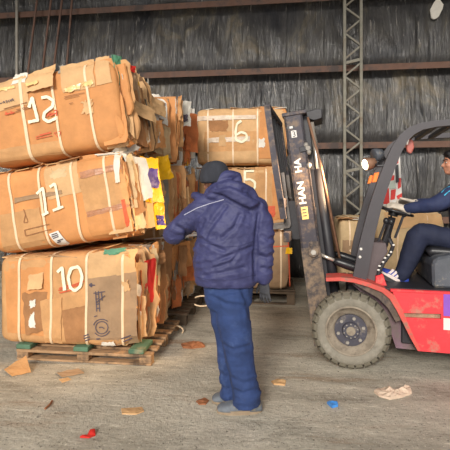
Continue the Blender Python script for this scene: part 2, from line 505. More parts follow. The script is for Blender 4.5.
# ------------------------------------------------------------------ cardboard bales
SHEET_MATS = [kraft, kraft, kraft_lt, kraft_lt, kraft_dk, kraft_dk, kraft_gr, kraft_gr, board_core, board_white, board_grey, rust_board, kraft_or]
class Bale:
    def __init__(s, label, corner, L, D, H, roll=0.0, HL=None, straps=(), mat=None, seed=0, n=7.0, amp=0.012, group='strapped cardboard bales', taper=0.0):
        s.O = Vector(corner); s.L = L; s.D = D; s.H = H; s.HL = HL or H; s.roll = roll
        s.r = Vector((cos(roll), 0, sin(roll))); s.up = Vector((-sin(roll), 0, cos(roll)))
        s.straps = list(straps); s.seed = seed; s.n = n; s.amp = amp; s.rng = random.Random(seed); s.taper = taper
        lowest = s.O + s.r * (-L / 2) + Vector((0, D / 2, 0))
        s.t = root('cardboard_bale', label, 'cardboard bale', lowest, 0, group)
        s.base = lowest
        s.body(mat or kraft)
    def h(s, u):
        return lerp(s.HL, s.H, min(max(u / s.L, 0), 1))
    def sc(s, u):
        t = max(min(u, s.L - u), 0)
        e = 1 - 0.07 * exp(-t / 0.05)
        for q in s.straps:
            e -= 0.016 * exp(-((u - q) / 0.05) ** 2)
        return e
    def f(s, u, w):
        q = s.seed * 3.7
        return s.amp * (nz(u * 3.1 + q, w * 2.6, q) * 1.3 + nz(u * 8 + q, w * 7, q + 5) * 0.6 + 0.7 * abs(nz(u * 9 + q, w * 1.6, q + 9)))
    def pt(s, u, v, w):                       # local -> frame of the thing
        return s.O + s.r * (u - s.L) + Vector((0, v, 0)) + s.up * w - s.base
    def vfront(s, u, w):
        H = s.h(u); k = s.sc(u)
        wp = min(abs(w - H / 2) / (H / 2 * k), 0.9995)
        prof = (1 - wp ** s.n) ** (1 / s.n)
        return s.D / 2 - s.D / 2 * k * prof - s.f(u, w) * prof + s.taper * max(0, (u - 0.5 * s.L))
    def surf(s, u, w, off=0.0):
        return s.pt(u, s.vfront(u, w) - off, w)
    def uv(s, px, py):
        p = WY(px, py, s.O.y) - s.O
        return s.L + p.dot(s.r), p.dot(s.up)
    def body(s, mat):
        bm = NB(); NU = 44; NF = 27
        rows = []
        for i in range(NU + 1):
            u = s.L * i / NU; H = s.h(u); k = s.sc(u)
            row = []
            ss = [-1 + 2 * j / (NF - 1) for j in range(NF)]
            for q in ss:
                w = H / 2 + H / 2 * k * sin(pi / 2 * q) * 0.9994
                row.append(s.pt(u, s.vfront(u, w), w))
            for q in [0.92, 0.7, 0.35, 0, -0.35, -0.7, -0.92]:
                wp = sin(pi / 2 * q)
                row.append(s.pt(u, s.D / 2 + s.D / 2 * k * (1 - abs(wp) ** s.n) ** (1 / s.n), H / 2 + H / 2 * k * wp))
            if i > NU - 5:                     # the right end is hollowed behind its front layer
                k_ = (i - (NU - 5)) / 5
                row = [p - s.r * (0.16 * k_ * min(1.0, max(0.0, ((p + s.base - s.O).y - 0.03) / 0.12))) for p in row]
            rows.append([bm.verts.new(p) for p in row])
        m = len(rows[0])
        for i in range(NU):
            for j in range(m):
                bm.faces.new((rows[i][j], rows[i][(j + 1) % m], rows[i + 1][(j + 1) % m], rows[i + 1][j]))
        bm.faces.new(rows[0]); bm.faces.new(rows[-1][::-1])
        obj('body', bm, mat, s.t, smooth=True)
        for q in s.straps:
            s.strap(q)
    def strap(s, u, lean=0.0, wd=0.022, off=0.012):
        bm = NB(); rows = []
        H = s.h(u); k = s.sc(u)
        loop = []
        for j in range(27):
            q = -1 + 2 * j / 26
            w = H / 2 + H / 2 * k * sin(pi / 2 * q) * 0.9994
            loop.append((s.vfront(u, w), w, u + lean * q))
        for q in [0.92, 0.7, 0, -0.7, -0.92]:
            wp = sin(pi / 2 * q)
            loop.append((s.D / 2 + s.D / 2 * k * (1 - abs(wp) ** s.n) ** (1 / s.n), H / 2 + H / 2 * k * wp, u + lean * q))
        for v, w, uu in loop:
            d = Vector((v - s.D / 2, w - H / 2)); d = Vector((d.x / (s.D / 2), d.y / (H / 2)))
            d = Vector((math.copysign(abs(d.x) ** 5, d.x), math.copysign(abs(d.y) ** 5, d.y))).normalized()
            wob = 0.004 * nz(u * 9, w * 5, s.seed)
            rows.append([bm.verts.new(s.pt(uu + wob + e * wd / 2, v + d.x * o_, w + d.y * o_)) for e, o_ in ((-1, off - 0.01), (-1, off), (1, off), (1, off - 0.01))])
        m = len(rows)
        for j in range(m):
            A, B = rows[j], rows[(j + 1) % m]
            for c in range(4):
                bm.faces.new((A[c], A[(c + 1) % 4], B[(c + 1) % 4], B[c]))
        obj('strap', bm, m_strap, s.t, smooth=False)
    def patch(s, name, quad, mat, off=0.006, jag=0.006, lift=(0, 0, 0, 0), label=None, nseg=8, wrap=False):
        """thin sheet that follows the front; quad = TL, TR, BR, BL in photo pixels on the front plane; lift = stand-off per corner"""
        q = [Vector(s.uv(*p)) for p in quad]
        bm = NB(); F = []; B = []
        sd = s.rng.random() * 50
        for j in range(nseg + 1):
            b = j / nseg; rf = []; rb = []
            for i in range(nseg + 1):
                a = i / nseg
                p = (q[0] * (1 - a) + q[1] * a) * (1 - b) + (q[3] * (1 - a) + q[2] * a) * b
                l = (lift[0] * (1 - a) + lift[1] * a) * (1 - b) + (lift[3] * (1 - a) + lift[2] * a) * b
                if i in (0, nseg) or j in (0, nseg):
                    p = p + Vector((nz(a * 5 + sd, b * 5, 1), nz(a * 5, b * 5 + sd, 7))) * jag * 2
                o_ = off + l + 0.003 * nz(a * 4 + sd, b * 4, sd)
                w = min(max(p.y, -0.05), s.h(p.x) + 0.12)
                H = s.h(p.x)
                if w > H * 0.975:                 # stands up past the top edge
                    P = s.pt(p.x, s.vfront(p.x, H * 0.96) - o_ + (w - H * 0.96) * 0.25, w)
                else:
                    P = s.surf(p.x, w, o_)
                rf.append(bm.verts.new(P)); rb.append(bm.verts.new(P + Vector((0, 0.004, 0))))
            F.append(rf); B.append(rb)
        for j in range(nseg):
            for i in range(nseg):
                bm.faces.new((F[j][i], F[j][i + 1], F[j + 1][i + 1], F[j + 1][i]))
                bm.faces.new((B[j][i], B[j + 1][i], B[j + 1][i + 1], B[j][i + 1]))
        for k in range(nseg):
            bm.faces.new((F[0][k], B[0][k], B[0][k + 1], F[0][k + 1])); bm.faces.new((F[nseg][k], F[nseg][k + 1], B[nseg][k + 1], B[nseg][k]))
            bm.faces.new((F[k][0], F[k + 1][0], B[k + 1][0], B[k][0])); bm.faces.new((F[k][nseg], B[k][nseg], B[k + 1][nseg], F[k + 1][nseg]))
        return obj(name, bm, mat, s.t, smooth=False, label=label)
    def stroke(s, bm, pts, wpx, off=0.016, close=False, rough=0.25, step=1.0):
        pts = [Vector(p) for p in pts]
        if close: pts = pts + [pts[0]]
        dense = []
        for a, b in zip(pts[:-1], pts[1:]):
            n = max(1, int((b - a).length / step))
            for i in range(n): dense.append(a.lerp(b, i / n))
        dense.append(pts[-1])
        sm = dense[:]
        for _ in range(2):
            sm = [sm[0]] + [(sm[i - 1] + sm[i] * 2 + sm[i + 1]) / 4 for i in range(1, len(sm) - 1)] + [sm[-1]]
        prev = None
        for i, p in enumerate(sm):
            t = sm[min(i + 1, len(sm) - 1)] - sm[max(i - 1, 0)]
            if t.length < 1e-6: continue
            t.normalize(); nn = Vector((-t.y, t.x))
            w = wpx / 2 * (1 + rough * nz(i * 0.4, wpx, pts[0].x))
            cur = [bm.verts.new(s.surf(*s.uv(*(p + nn * w * e)), off)) for e in (-1, 1)]
            if prev: bm.faces.new((prev[0], prev[1], cur[1], cur[0]))
            prev = cur
        return bm
    def writing(s, name, strokes, wpx, mat, off=0.016, label=None):
        bm = NB()
        for i, st in enumerate(strokes):
            s.stroke(bm, st, wpx, off + 0.0006 * i)
        return obj(name, bm, mat, s.t, label=label)
    def text(s, name, body, px, size_px, ang, mat, off=0.013, sx=1.0):
        vs, fs = text_mesh(body, 1.0)
        ca, sa = cos(ang), sin(ang)
        bm = NB()
        def fn(v):
            x, y = v.x * size_px * sx, v.y * size_px
            return s.surf(*s.uv(px[0] + x * ca + y * sa, px[1] + x * sa - y * ca), off)
        add_mapped(bm, vs, fs, fn)
        return obj(name, bm, mat, s.t)
    def sheets(s, n=20, out=0.08, v0=0.0, end=1, mats=None):
        """ragged sheet edges that stand out of one end of the bale"""
        R = s.rng; v = v0 + 0.035
        mats = mats or SHEET_MATS
        while v < s.D - 0.03:
            th = R.choice((R.uniform(0.01, 0.024), R.uniform(0.012, 0.05)))
            w0 = R.uniform(-0.005, 0.08); w1 = s.h(s.L) - R.uniform(0.0, 0.09)
            if R.random() < 0.3: w0 = R.uniform(0.1, 0.4)
            if R.random() < 0.25: w1 = R.uniform(0.45, 0.75) * s.H
            saw = ((v * 3.3 + s.seed * 0.37) % 1.0)
            ext = (-0.13 + (out + 0.13) * (0.55 * saw + 0.45 * R.random())) if v > 0.08 else R.uniform(-0.02, 0.02)
            if end < 0: ext *= 0.5
            bm = NB(); NS = 9; rows = []
            sd = R.random() * 40; leanv = R.uniform(-0.03, 0.03); rag = R.uniform(0.01, 0.035)
            for i in range(NS + 1):
                b = i / NS; w = lerp(w0, w1, b)
                e = ext + rag * nz(b * 6, sd, 2) + (0.03 * R.random() if R.random() < 0.12 else 0)
                e -= 0.05 * (max(0, abs(b - 0.5) - 0.4) / 0.1) ** 2 * 0.5
                dv = leanv * (b - 0.5) + 0.012 * nz(b * 3, sd, 9)
                tv = th * (0.75 + 0.35 * nz(b * 4, sd, 4))
                u_in = s.L - 0.22; u_o = s.L + e
                q = [(u_in, v + dv), (u_o - 0.012, v + dv), (u_o, v + dv + tv * 0.5), (u_o - 0.01, v + dv + tv), (u_in, v + dv + tv)]
                if end < 0: q = [(s.L - x, y) for x, y in q]
                rows.append([bm.verts.new(s.pt(x, y, w)) for x, y in q])
            for i in range(NS):
                for k in range(5):
                    bm.faces.new((rows[i][k], rows[i][(k + 1) % 5], rows[i + 1][(k + 1) % 5], rows[i + 1][k]))
            bm.faces.new(rows[0]); bm.faces.new(rows[-1][::-1])
            obj('cardboard_sheet', bm, R.choice(mats) if v > 0.12 else R.choice([kraft, kraft_lt, kraft_or]), s.t)
            v += th * R.uniform(0.95, 1.25)
    def flap(s, vc, wc, wv, ww, mat, rot=0.0, curl=0.05, out=0.05, name='torn_flap', label=None, lift=0.0, tip=0.0, slope=0.55):
        """a loose sheet that lies against the right end; v along the depth, w up"""
        bm = NB(); NS = 7; F = []; B = []
        sd = s.rng.random() * 40
        ext_ = (abs(ww * cos(rot)) * (1 + abs(tip) / 2) + abs(wv * sin(rot))) / 2
        wc = min(max(wc, ext_ - 0.0), max(s.H + 0.03 - ext_, ext_ - 0.0))
        for j in range(NS + 1):
            rf = []; rb = []
            for i in range(NS + 1):
                a = (i / NS - 0.5) * wv; b = (j / NS - 0.5) * ww * (1 + tip * (i / NS - 0.5))
                if i in (0, NS): a += 0.02 * nz(j * 1.3, sd, 1)
                if j in (0, NS): b += 0.02 * nz(i * 1.3, sd, 5)
                v = vc + a * cos(rot) - b * sin(rot); w = wc + a * sin(rot) + b * cos(rot)
                e = out - 0.06 + slope * a + curl * (2 * (i / NS - 0.5)) ** 2 * (1 if lift == 0 else 0) + lift * (1 - i / NS) + 0.018 * nz(i * 0.6, j * 0.6, sd)
                rf.append(bm.verts.new(s.pt(s.L + e, v, w))); rb.append(bm.verts.new(s.pt(s.L + e - 0.005, v, w)))
            F.append(rf); B.append(rb)
        for j in range(NS):
            for i in range(NS):
                bm.faces.new((F[j][i], F[j][i + 1], F[j + 1][i + 1], F[j + 1][i]))
                bm.faces.new((B[j][i], B[j + 1][i], B[j + 1][i + 1], B[j][i + 1]))
        for k in range(NS):
            bm.faces.new((F[0][k], B[0][k], B[0][k + 1], F[0][k + 1])); bm.faces.new((F[NS][k], F[NS][k + 1], B[NS][k + 1], B[NS][k]))
            bm.faces.new((F[k][0], F[k + 1][0], B[k + 1][0], B[k][0])); bm.faces.new((F[k][NS], B[k][NS], B[k + 1][NS], F[k + 1][NS]))
        return obj(name, bm, mat, s.t, label=label)
    def flaps(s, n, mats=None, out=(0.05, 0.1)):
        R = s.rng
        for _ in range(n):
            s.flap(R.uniform(0.1, s.D - 0.1), R.uniform(0.18, s.H - 0.16), R.choice((R.uniform(0.03, 0.07), R.uniform(0.03, 0.10), R.uniform(0.08, 0.2))), R.uniform(0.16, 0.6), R.choice(mats or SHEET_MATS), R.uniform(-0.22, 0.22), R.uniform(-0.03, 0.05), R.uniform(*out), slope=R.uniform(0.0, 0.8), tip=R.uniform(-0.6, 0.6))
    def top_scraps(s, n, front=True):
        """crushed sheets that hang out along the top edge"""
        R = s.rng
        for _ in range(n):
            u = R.uniform(0.05, s.L - 0.05); wl = R.uniform(0.08, 0.25); hh = s.h(u)
            bm = NB()
            z0 = hh * 0.965
            pts = [s.pt(u - wl / 2, R.uniform(0.1, 0.25), z0 + 0.012), s.pt(u + wl / 2, R.uniform(0.1, 0.25), z0 + 0.012),
                   s.pt(u + wl / 2 + R.uniform(-.04, .04), R.uniform(-0.0, 0.06), z0 + R.uniform(-0.015, 0.02)), s.pt(u - wl / 2 + R.uniform(-.04, .04), R.uniform(-0.0, 0.06), z0 + R.uniform(-0.015, 0.02))]
            prism(bm, pts, (0, 0.0, 0.008)); obj('crushed_scrap', bm, R.choice([kraft, kraft_dk, kraft_lt, kraft_gr, board_white]), s.t)

FY = 3.72                                     # front plane of the front stack
# --- bale 10 (on the pallet)
c = WY(131, 350, FY)
b10 = Bale('cardboard bale spray-painted 10, bottom of the front stack, on the pallet with green battens', c, 1.27, 1.08, 0.885, HL=0.82, straps=(0.20, 0.51, 0.85, 1.19), mat=kraft, seed=10, n=13)
b10.patch('cardboard_panel', [(4, 262), (50, 258), (52, 348), (8, 342)], kraft_or, 0.003)
b10.patch('cardboard_panel', [(88, 253), (133, 250), (134, 274), (88, 280)], kraft_lt, 0.005)
b10.patch('cardboard_panel', [(86, 279), (135, 272), (136, 346), (88, 347)], kraft_gr, 0.007)
b10.patch('cardboard_panel', [(62, 310), (86, 306), (87, 347), (66, 348)], kraft_dk, 0.007)
b10.patch('cardboard_panel', [(29, 275), (44, 272), (43, 288), (28, 290)], kraft_lt, 0.008, lift=(0, 0, 0.02, 0.02))
b10.patch('cardboard_panel', [(23, 293), (47, 292), (48, 330), (27, 334)], kraft_dk, 0.006, jag=0.014, lift=(0.0, 0, 0, 0.01))
b10.patch('cardboard_panel', [(41, 300), (62, 297), (62, 344), (45, 343)], kraft, 0.009)
b10.patch('torn_paper', [(30, 301), (36, 299), (36, 306), (31, 308)], board_white, 0.014, jag=0.01, label='torn white paper')
b10.patch('shipping_label', [(30, 318), (35, 311), (37, 327), (30, 327)], board_white, 0.014, jag=0.008, label='torn white label')
b10.patch('torn_paper', [(102, 342), (115, 341), (116, 346), (103, 347)], board_white, 0.02, jag=0.01)
b10.patch('torn_paper', [(103, 251), (124, 248), (124, 252), (104, 255)], m_green, 0.012, jag=0.012, label='green scrap')
b10.patch('torn_flap', [(121, 282), (128, 280), (129, 290), (124, 292)], kraft_lt, 0.012, jag=0.012, lift=(0, 0.02, 0.01, 0))
b10.writing('painted_number', [[(58, 272), (63, 267), (65.5, 290)], [(78.5, 266.5), (72, 268), (69, 277), (71, 287), (76, 290.5), (81, 286), (82.5, 276), (80, 268), (77, 266)]], 3.0, m_paint, label='cream spray-painted number 10')
b10.writing('red_print', [[(59, 290), (82, 284)], [(60, 292.5), (76, 289)], [(70, 286), (84, 281)], [(60, 288), (70, 285)]], 1.2, m_redink, 0.0125)
b10.writing('round_stamp', [[(102.5 + 6.2 * cos(a * .35), 327 + 6.2 * sin(a * .35)) for a in range(19)], [(102.5 + 8.6 * cos(a * .35 + .4), 327 + 8.6 * sin(a * .35 + .4)) for a in range(7)], [(102.5 + 8.6 * cos(a * .35 + 3.4), 327 + 8.6 * sin(a * .35 + 3.4)) for a in range(7)], [(100, 327), (103, 326), (105, 328)]], 0.9, m_ink, 0.0125, label='dark round stamp')
b10.writing('arrow_print', [[(89, 285), (95.5, 285)], [(89.5, 285), (92, 283)], [(89.5, 285), (92, 287)], [(92, 283.4), (92, 286.6)], [(97, 338.5), (101, 338)]], 1.3, m_ink, 0.0125)
b10.writing('box_print', [[(96, 291), (97.5, 311)], [(99, 290.5), (100.5, 311)], [(96, 294), (99, 294)], [(96, 299), (100, 298)], [(97, 304), (100.5, 303)], [(97, 308), (101, 307.5)], [(95, 316), (98, 315)], [(94, 293), (106, 291)], [(102, 291), (103, 300)], [(97, 302), (106, 295)]], 0.9, m_ink, 0.0125)
b10.writing('corner_print', [[(84, 336), (89, 334)], [(84, 338.5), (90, 336.5)], [(85, 341), (90, 339)], [(121, 339), (130, 336)], [(123, 342), (131, 339)]], 1.3, m_ink, 0.0125)
b10.sheets(out=0.19)
b10.flaps(40, [kraft, kraft_dk, kraft_gr, kraft_lt, kraft_lt, kraft_pale, rust_board, board_white])
b10.flap(0.30, 0.56, 0.13, 0.42, m_red, 0.05, 0.0, 0.15, slope=0.62, label='bright red strip')
b10.flap(0.22, 0.30, 0.06, 0.5, rust_board, 0.0, 0.02, 0.09)
b10.flap(0.62, 0.22, 0.10, 0.34, rust_board, 0.1, 0.02, 0.09)
b10.flap(0.5, 0.72, 0.25, 0.12, kraft_dk, 0.2, 0.04, 0.10)
b10.top_scraps(9)

# --- bale 11 (tilted, being lifted)
TL = radians(9.0)
c = WY(132, 236.5, FY)
b11 = Bale('tilted cardboard bale spray-painted 11, middle of the front stack', c, 1.34, 1.05, 0.80, roll=TL, straps=(0.24, 0.54, 0.86, 1.18), mat=kraft_or, seed=11)
b11.patch('cardboard_panel', [(75, 156), (119, 150), (121, 172), (79, 182)], kraft_or, 0.005)
b11.patch('cardboard_panel', [(79, 178), (122, 168), (129, 204), (86, 212)], kraft, 0.006)
b11.patch('cardboard_panel', [(86, 215), (129, 206), (134, 237), (92, 244)], kraft_or, 0.007)
b11.patch('cardboard_panel', [(42, 165), (74, 156), (82, 192), (48, 200)], kraft_lt, 0.005)
b11.patch('cardboard_panel', [(0, 215), (40, 207), (46, 250), (2, 258)], kraft, 0.005)
b11.patch('packing_tape', [(80, 172), (121, 163), (122, 169), (81, 179)], m_tape, 0.010, label='shiny brown packing tape')
b11.patch('packing_tape', [(87, 212), (127, 202), (128, 207), (88, 217)], m_tape, 0.010, label='shiny brown packing tape')
b11.patch('packing_tape', [(14, 198), (62, 190), (62, 194), (14, 203)], kraft_gr, 0.0095)
b11.patch('pale_scuff', [(50, 171), (66, 168), (66, 177), (52, 179)], kraft_pale, 0.007, jag=0.02)
b11.patch('shipping_label', [(49, 234), (59, 230.5), (67, 244), (57, 248.5)], m_label, 0.014, jag=0.001, label='white shipping label with black print')
b11.writing('label_print', [[(52, 235), (58, 233)], [(52, 237), (59, 234.6)], [(53, 238.6), (59, 236.4)], [(57, 241), (63, 239)], [(56, 243), (60, 241.6)]], 1.1, m_ink, 0.0165)
b11.patch('torn_paper', [(113, 151), (119, 150), (120, 182), (116, 183)], board_white, 0.02, jag=0.004, label='white paper strip with red print')
b11.patch('torn_paper', [(121, 200), (124, 199), (131, 234), (127, 235)], m_redink, 0.012, jag=0.004)
b11.patch('torn_paper', [(112, 147), (134, 143), (134, 148), (113, 152)], board_grey, 0.02, jag=0.02)
b11.writing('painted_number', [[(37.5, 194), (43.5, 187.5), (47, 213)], [(43, 215.5), (49.5, 212)], [(51, 187), (56, 183.5), (60, 207)], [(54, 210.5), (64, 206.5)]], 2.6, m_paint, label='cream spray-painted number 11')
b11.writing('box_print', [[(24, 209), (26, 215), (29, 222), (24, 223), (26, 214)], [(25, 230), (50, 224)], [(26, 236), (52, 229)], [(25, 230), (26, 236)]], 0.7, m_ink_b, 0.012)
b11.sheets(out=0.10)
b11.flaps(40, [kraft, kraft_dk, kraft_gr, kraft_lt, kraft_lt, kraft_pale, board_grey, board_white])
b11.flap(0.16, 0.52, 0.16, 0.44, board_white, 0.0, 0.02, 0.13, slope=1.0, label='cream paper sheet', tip=-0.3)
b11.flap(0.12, 0.2, 0.10, 0.3, kraft_pale, 0.05, 0.02, 0.09)
b11.flap(0.34, 0.35, 0.2, 0.6, kraft_lt, 0.0, 0.03, 0.075)
yb = b11.flap(0.46, 0.52, 0.20, 0.46, m_yellow, -0.12, 0.03, 0.16, slope=0.62, name='yellow_bag', label='crushed yellow bag with purple print')
b11.flap(0.445, 0.53, 0.17, 0.20, m_purple, -0.12, 0.02, 0.168, slope=0.62, name='bag_print', label='purple print on the yellow bag')
b11.flap(0.47, 0.35, 0.14, 0.10, m_orange, -0.12, 0.02, 0.172, slope=0.62, name='bag_print')
b11.flap(0.54, 0.13, 0.12, 0.28, m_yellow, -0.2, 0.02, 0.17, slope=0.62, name='yellow_bag')
b11.flap(0.53, 0.10, 0.08, 0.10, m_purple, -0.2, 0.02, 0.178, slope=0.62, name='bag_print')
b11.flap(0.80, 0.64, 0.3, 0.26, m_yellow, 0.2, 0.04, 0.17, slope=0.5, name='yellow_pouch', label='bright yellow pouch')
b11.flap(0.84, 0.42, 0.18, 0.2, kraft_lt, 0.2, 0.04, 0.09)
b11.top_scraps(9)

# --- bale 12 (tilted, on top)
c = WY(127, 144, FY)
b12 = Bale('tilted cardboard bale spray-painted 12, topmost of the front stack', c, 1.36, 1.05, 0.82, roll=TL, straps=(0.74, 1.07), mat=kraft_or, seed=12, n=8)
b12.strap(0.43, wd=0.03); 
b12.patch('cardboard_panel', [(-6, 82), (24, 73), (30, 104), (-4, 112)], kraft_lt, 0.005)
b12.patch('cardboard_panel', [(25, 73), (54, 62.5), (56, 87), (27, 93)], kraft_lt, 0.010, lift=(0.0, 0.02, 0.05, 0.01))
b12.patch('cardboard_panel', [(59, 66), (76, 62), (92, 57), (82, 88), ][0:1] + [(92, 57), (95, 87), (64, 93)], kraft_lt, 0.006, lift=(0.015, 0, 0, 0))
b12.patch('cardboard_panel', [(93, 56), (106, 53), (112, 82), (97, 86)], kraft_lt, 0.007)
b12.patch('cardboard_panel', [(-5, 150), (60, 140), (64, 152), (-5, 163)], kraft, 0.005)
b12.patch('torn_paper', [(11, 73), (24, 71), (24, 82), (10, 84)], board_white, 0.008, jag=0.01)
b12.patch('torn_paper', [(57, 64), (63, 64), (62, 73), (57, 73)], board_grey, 0.009, jag=0.01)
b12.patch('packing_tape', [(27, 84), (40, 81), (40, 84), (28, 88)], m_tape_y, 0.045, jag=0.008, label='shiny yellowed tape')
b12.patch('packing_tape', [(66, 88), (80, 85), (80, 90), (67, 93)], m_tape_y, 0.014, jag=0.016, label='shiny yellowed tape')
b12.patch('packing_tape', [(83, 83), (93, 80.5), (94, 85), (84, 87)], m_tape_y, 0.014, jag=0.016, label='shiny yellowed tape')
b12.patch('packing_tape', [(-4, 89), (14, 85), (15, 88), (-4, 92)], m_tape_y, 0.012, jag=0.008, label='shiny yellowed tape')
b12.patch('pale_scuff', [(83, 102), (92, 100), (92, 113), (84, 114)], kraft_lt, 0.008, jag=0.02)
b12.writing('painted_number', [[(30, 108), (33, 97.5), (38.5, 120.5)], [(29, 122.5), (39.5, 120)], [(42, 98), (48, 97), (54, 101), (53, 107), (45, 113), (44, 119), (49, 122), (57, 118)]], 3.0, m_paint, label='cream spray-painted number 12')
b12.writing('red_print', [[(5, 114.5), (15, 112.5)], [(6, 112), (8, 115)], [(11, 111), (13, 114)], [(47, 117), (50, 113), (54, 114)], [(54, 111), (57, 110), (57, 116)], [(50, 116), (57, 113)]], 1.3, m_redink, 0.0125)
b12.writing('grey_print', [[(15, 112.5), (30, 108)], [(17, 110), (29, 107)], [(4, 109), (28, 102.6)]], 0.8, m_ink_b, 0.012)
b12.writing('box_print', [[(0, 103.5), (2, 103)], [(3, 103), (4.5, 100.5), (5, 103)], [(6, 101.5), (8, 100), (7, 103)], [(9, 100), (9.5, 102.5)], [(10.5, 99.5), (11, 102), (12.5, 99)], [(13, 98.5), (14, 101)]], 0.8, m_ink, 0.012)
b12.writing('warning_print', [[(54, 133), (61, 131), (59, 138), (54, 133)]], 0.7, m_redink, 0.012)
b12.writing('box_print', [[(36, 137), (51, 133)], [(36, 139), (52, 135.5)], [(40, 135), (51, 132)]], 0.8, m_redink, 0.012)
b12.writing('box_print', [[(65, 97), (85, 93)], [(65, 99), (80, 96)], [(70, 104), (74, 103)]], 0.6, m_ink_b, 0.012)
b12.sheets(out=0.12)
b12.flaps(46, [kraft, kraft_dk, kraft_gr, kraft_lt, board_grey, kraft_lt, kraft_pale, board_white])
b12.flap(0.1, 0.70, 0.10, 0.28, m_green, 0.0, 0.0, 0.06, label='green plastic scrap')
b12.flap(0.27, 0.79, 0.2, 0.07, m_red, -0.15, 0.0, 0.08, label='red scrap at the top edge')
b12.flap(0.52, 0.68, 0.06, 0.22, m_yellow, 0.2, 0.0, 0.08, label='yellow strip')
b12.flap(0.42, 0.66, 0.10, 0.22, board_white, 0.15, 0.0, 0.075, label='white sheet')
b12.flap(0.14, 0.50, 0.12, 0.16, board_white, 0.1, 0.0, 0.075)
b12.flap(0.30, 0.36, 0.34, 0.16, kraft_lt, -0.35, 0.0, 0.15, label='pale cardboard flap')
b12.flap(0.80, 0.52, 0.3, 0.2, kraft_lt, -0.4, 0.0, 0.16)
b12.flap(0.8, 0.2, 0.22, 0.3, kraft_or, 0.1, 0.03, 0.10)
b12.patch('cardboard_sheet', [(114, 110), (121, 120), (128, 144), (120, 146)], kraft_or, 0.016, lift=(0.0, 0, 0.0, 0))

# --- second stack, behind the front one: only its ends show
BX = -1.27; BY = 4.88
bB1 = Bale('cardboard bale with torn orange flap, bottom of the second stack, on a dark pallet', (BX, BY, 0.15), 1.2, 1.06, 0.80, straps=(0.2, 0.6, 1.0), mat=kraft, seed=21)
bB2 = Bale('cardboard bale end of ragged edges, middle of the second stack', (BX + 0.03, BY, 0.955), 1.2, 1.06, 0.94, straps=(0.2, 0.6, 1.0), mat=kraft, seed=22)
bB3 = Bale('cardboard bale end with white and russet sheets, topmost of the second stack', (BX - 0.01, BY, 1.90), 1.2, 1.06, 0.80, straps=(0.2, 0.6, 1.0), mat=kraft_lt, seed=23)
for b in (bB1, bB2, bB3):
    b.sheets(out=0.16); b.flaps(44, [kraft, kraft_lt, kraft_lt, kraft_pale, rust_board, board_white, board_grey, kraft_gr, kraft_or, kraft_dk], out=(0.06, 0.19))
bB1.flap(0.32, 0.56, 0.62, 0.36, rust_board, -0.35, 0.0, 0.15, label='large torn orange flap', lift=-0.06, tip=-0.7)
bB1.flap(0.20, 0.62, 0.3, 0.34, kraft_or, 0.3, 0.05, 0.13)
bB1.flap(0.16, 0.2, 0.14, 0.34, rust_board, 0.0, 0.03, 0.10)
bB1.flap(0.78, 0.45, 0.26, 0.6, kraft_dk, 0.0, 0.02, 0.10)
bB3.flap(0.16, 0.46, 0.26, 0.6, kraft_gr, 0.0, 0.02, 0.09)
bB3.flap(0.22, 0.62, 0.24, 0.3, board_white, 0.1, 0.02, 0.19, label='white printed sheet')
bB3.flap(0.24, 0.56, 0.10, 0.08, m_ink, 0.1, 0.0, 0.215, name='box_print')
bB3.flap(0.52, 0.42, 0.3, 0.5, rust_board, 0.15, 0.04, 0.18)
bB3.flap(0.78, 0.46, 0.10, 0.66, board_white, 0.05, 0.02, 0.18)
bB3.flap(0.6, 0.06, 0.2, 0.1, m_yellow, 0.0, 0.0, 0.10)
bB3.patch('printed_sheet', [(148, 92), (166, 96), (168, 126), (156, 121)], board_white, 0.03, jag=0.012, label='white printed sheet')
bB3.patch('box_print', [(159.5, 102), (165.5, 103), (165.5, 109.5), (160, 108.5)], m_ink, 0.036, jag=0.002)
bB3.patch('torn_flap', [(146, 110), (164, 120), (158, 131), (146, 122)], kraft_gr, 0.05, jag=0.012)
bB3.patch('torn_flap', [(148, 130), (162, 127), (165, 150), (150, 158)], kraft_lt, 0.04, jag=0.016)
bB3.patch('torn_flap', [(164, 126), (170, 128), (170, 162), (163, 160)], kraft_pale, 0.03, jag=0.01)
bB2.patch('torn_flap', [(163, 170), (168, 168), (169, 232), (164, 232)], board_grey, 0.03, jag=0.01)
bB2.patch('torn_flap', [(157, 172), (163, 170), (164, 205), (158, 205)], kraft_lt, 0.04, jag=0.012)
bB2.patch('torn_flap', [(158, 205), (167, 202), (168, 236), (160, 236)], kraft_pale, 0.045, jag=0.012)
bB1.patch('torn_flap', [(160, 250), (170, 246), (170, 300), (162, 305)], rust_board, 0.04, jag=0.012)
bB2.flap(0.3, 0.7, 0.12, 0.36, kraft_gr, 0.0, 0.0, 0.1)
bB2.flap(0.7, 0.5, 0.1, 0.7, board_grey, 0.05, 0.02, 0.1)

# --- third stack, facing the camera behind the worker
CY = 6.10
cl = WY(197, 200, CY).x; cr = WY(286, 200, CY).x
LC = cr - cl
zt = [WY(240, y, CY).z for y in (290, 228, 222, 166, 163, 106)]
bC1 = Bale('cardboard bale with a red printed line, bottom of the back stack behind the worker', (cr + 0.04, CY, zt[0]), LC, 1.0, zt[1] - zt[0], straps=(0.3, 0.7, LC - 0.11), mat=kraft_gr, seed=31, n=9)
bC2 = Bale('cardboard bale spray-painted 5, middle of the back stack behind the worker', (cr + 0.02, CY + 0.03, zt[1] + 0.005), LC, 1.0, zt[3] - zt[1] - 0.01, straps=(0.3, 0.66, LC - 0.30), mat=kraft_lt, seed=32, n=9)
bC3 = Bale('cardboard bale spray-painted 6, topmost of the back stack', (cr, CY, zt[4] - 0.025), LC, 1.0, zt[5] - zt[4] + 0.02, straps=(0.16, 0.52, LC - 0.40), mat=kraft_lt, seed=33, n=9)
q = bC3
q.patch('cardboard_panel', [(198, 132), (257, 131), (256, 151), (198, 152)], kraft, 0.004)
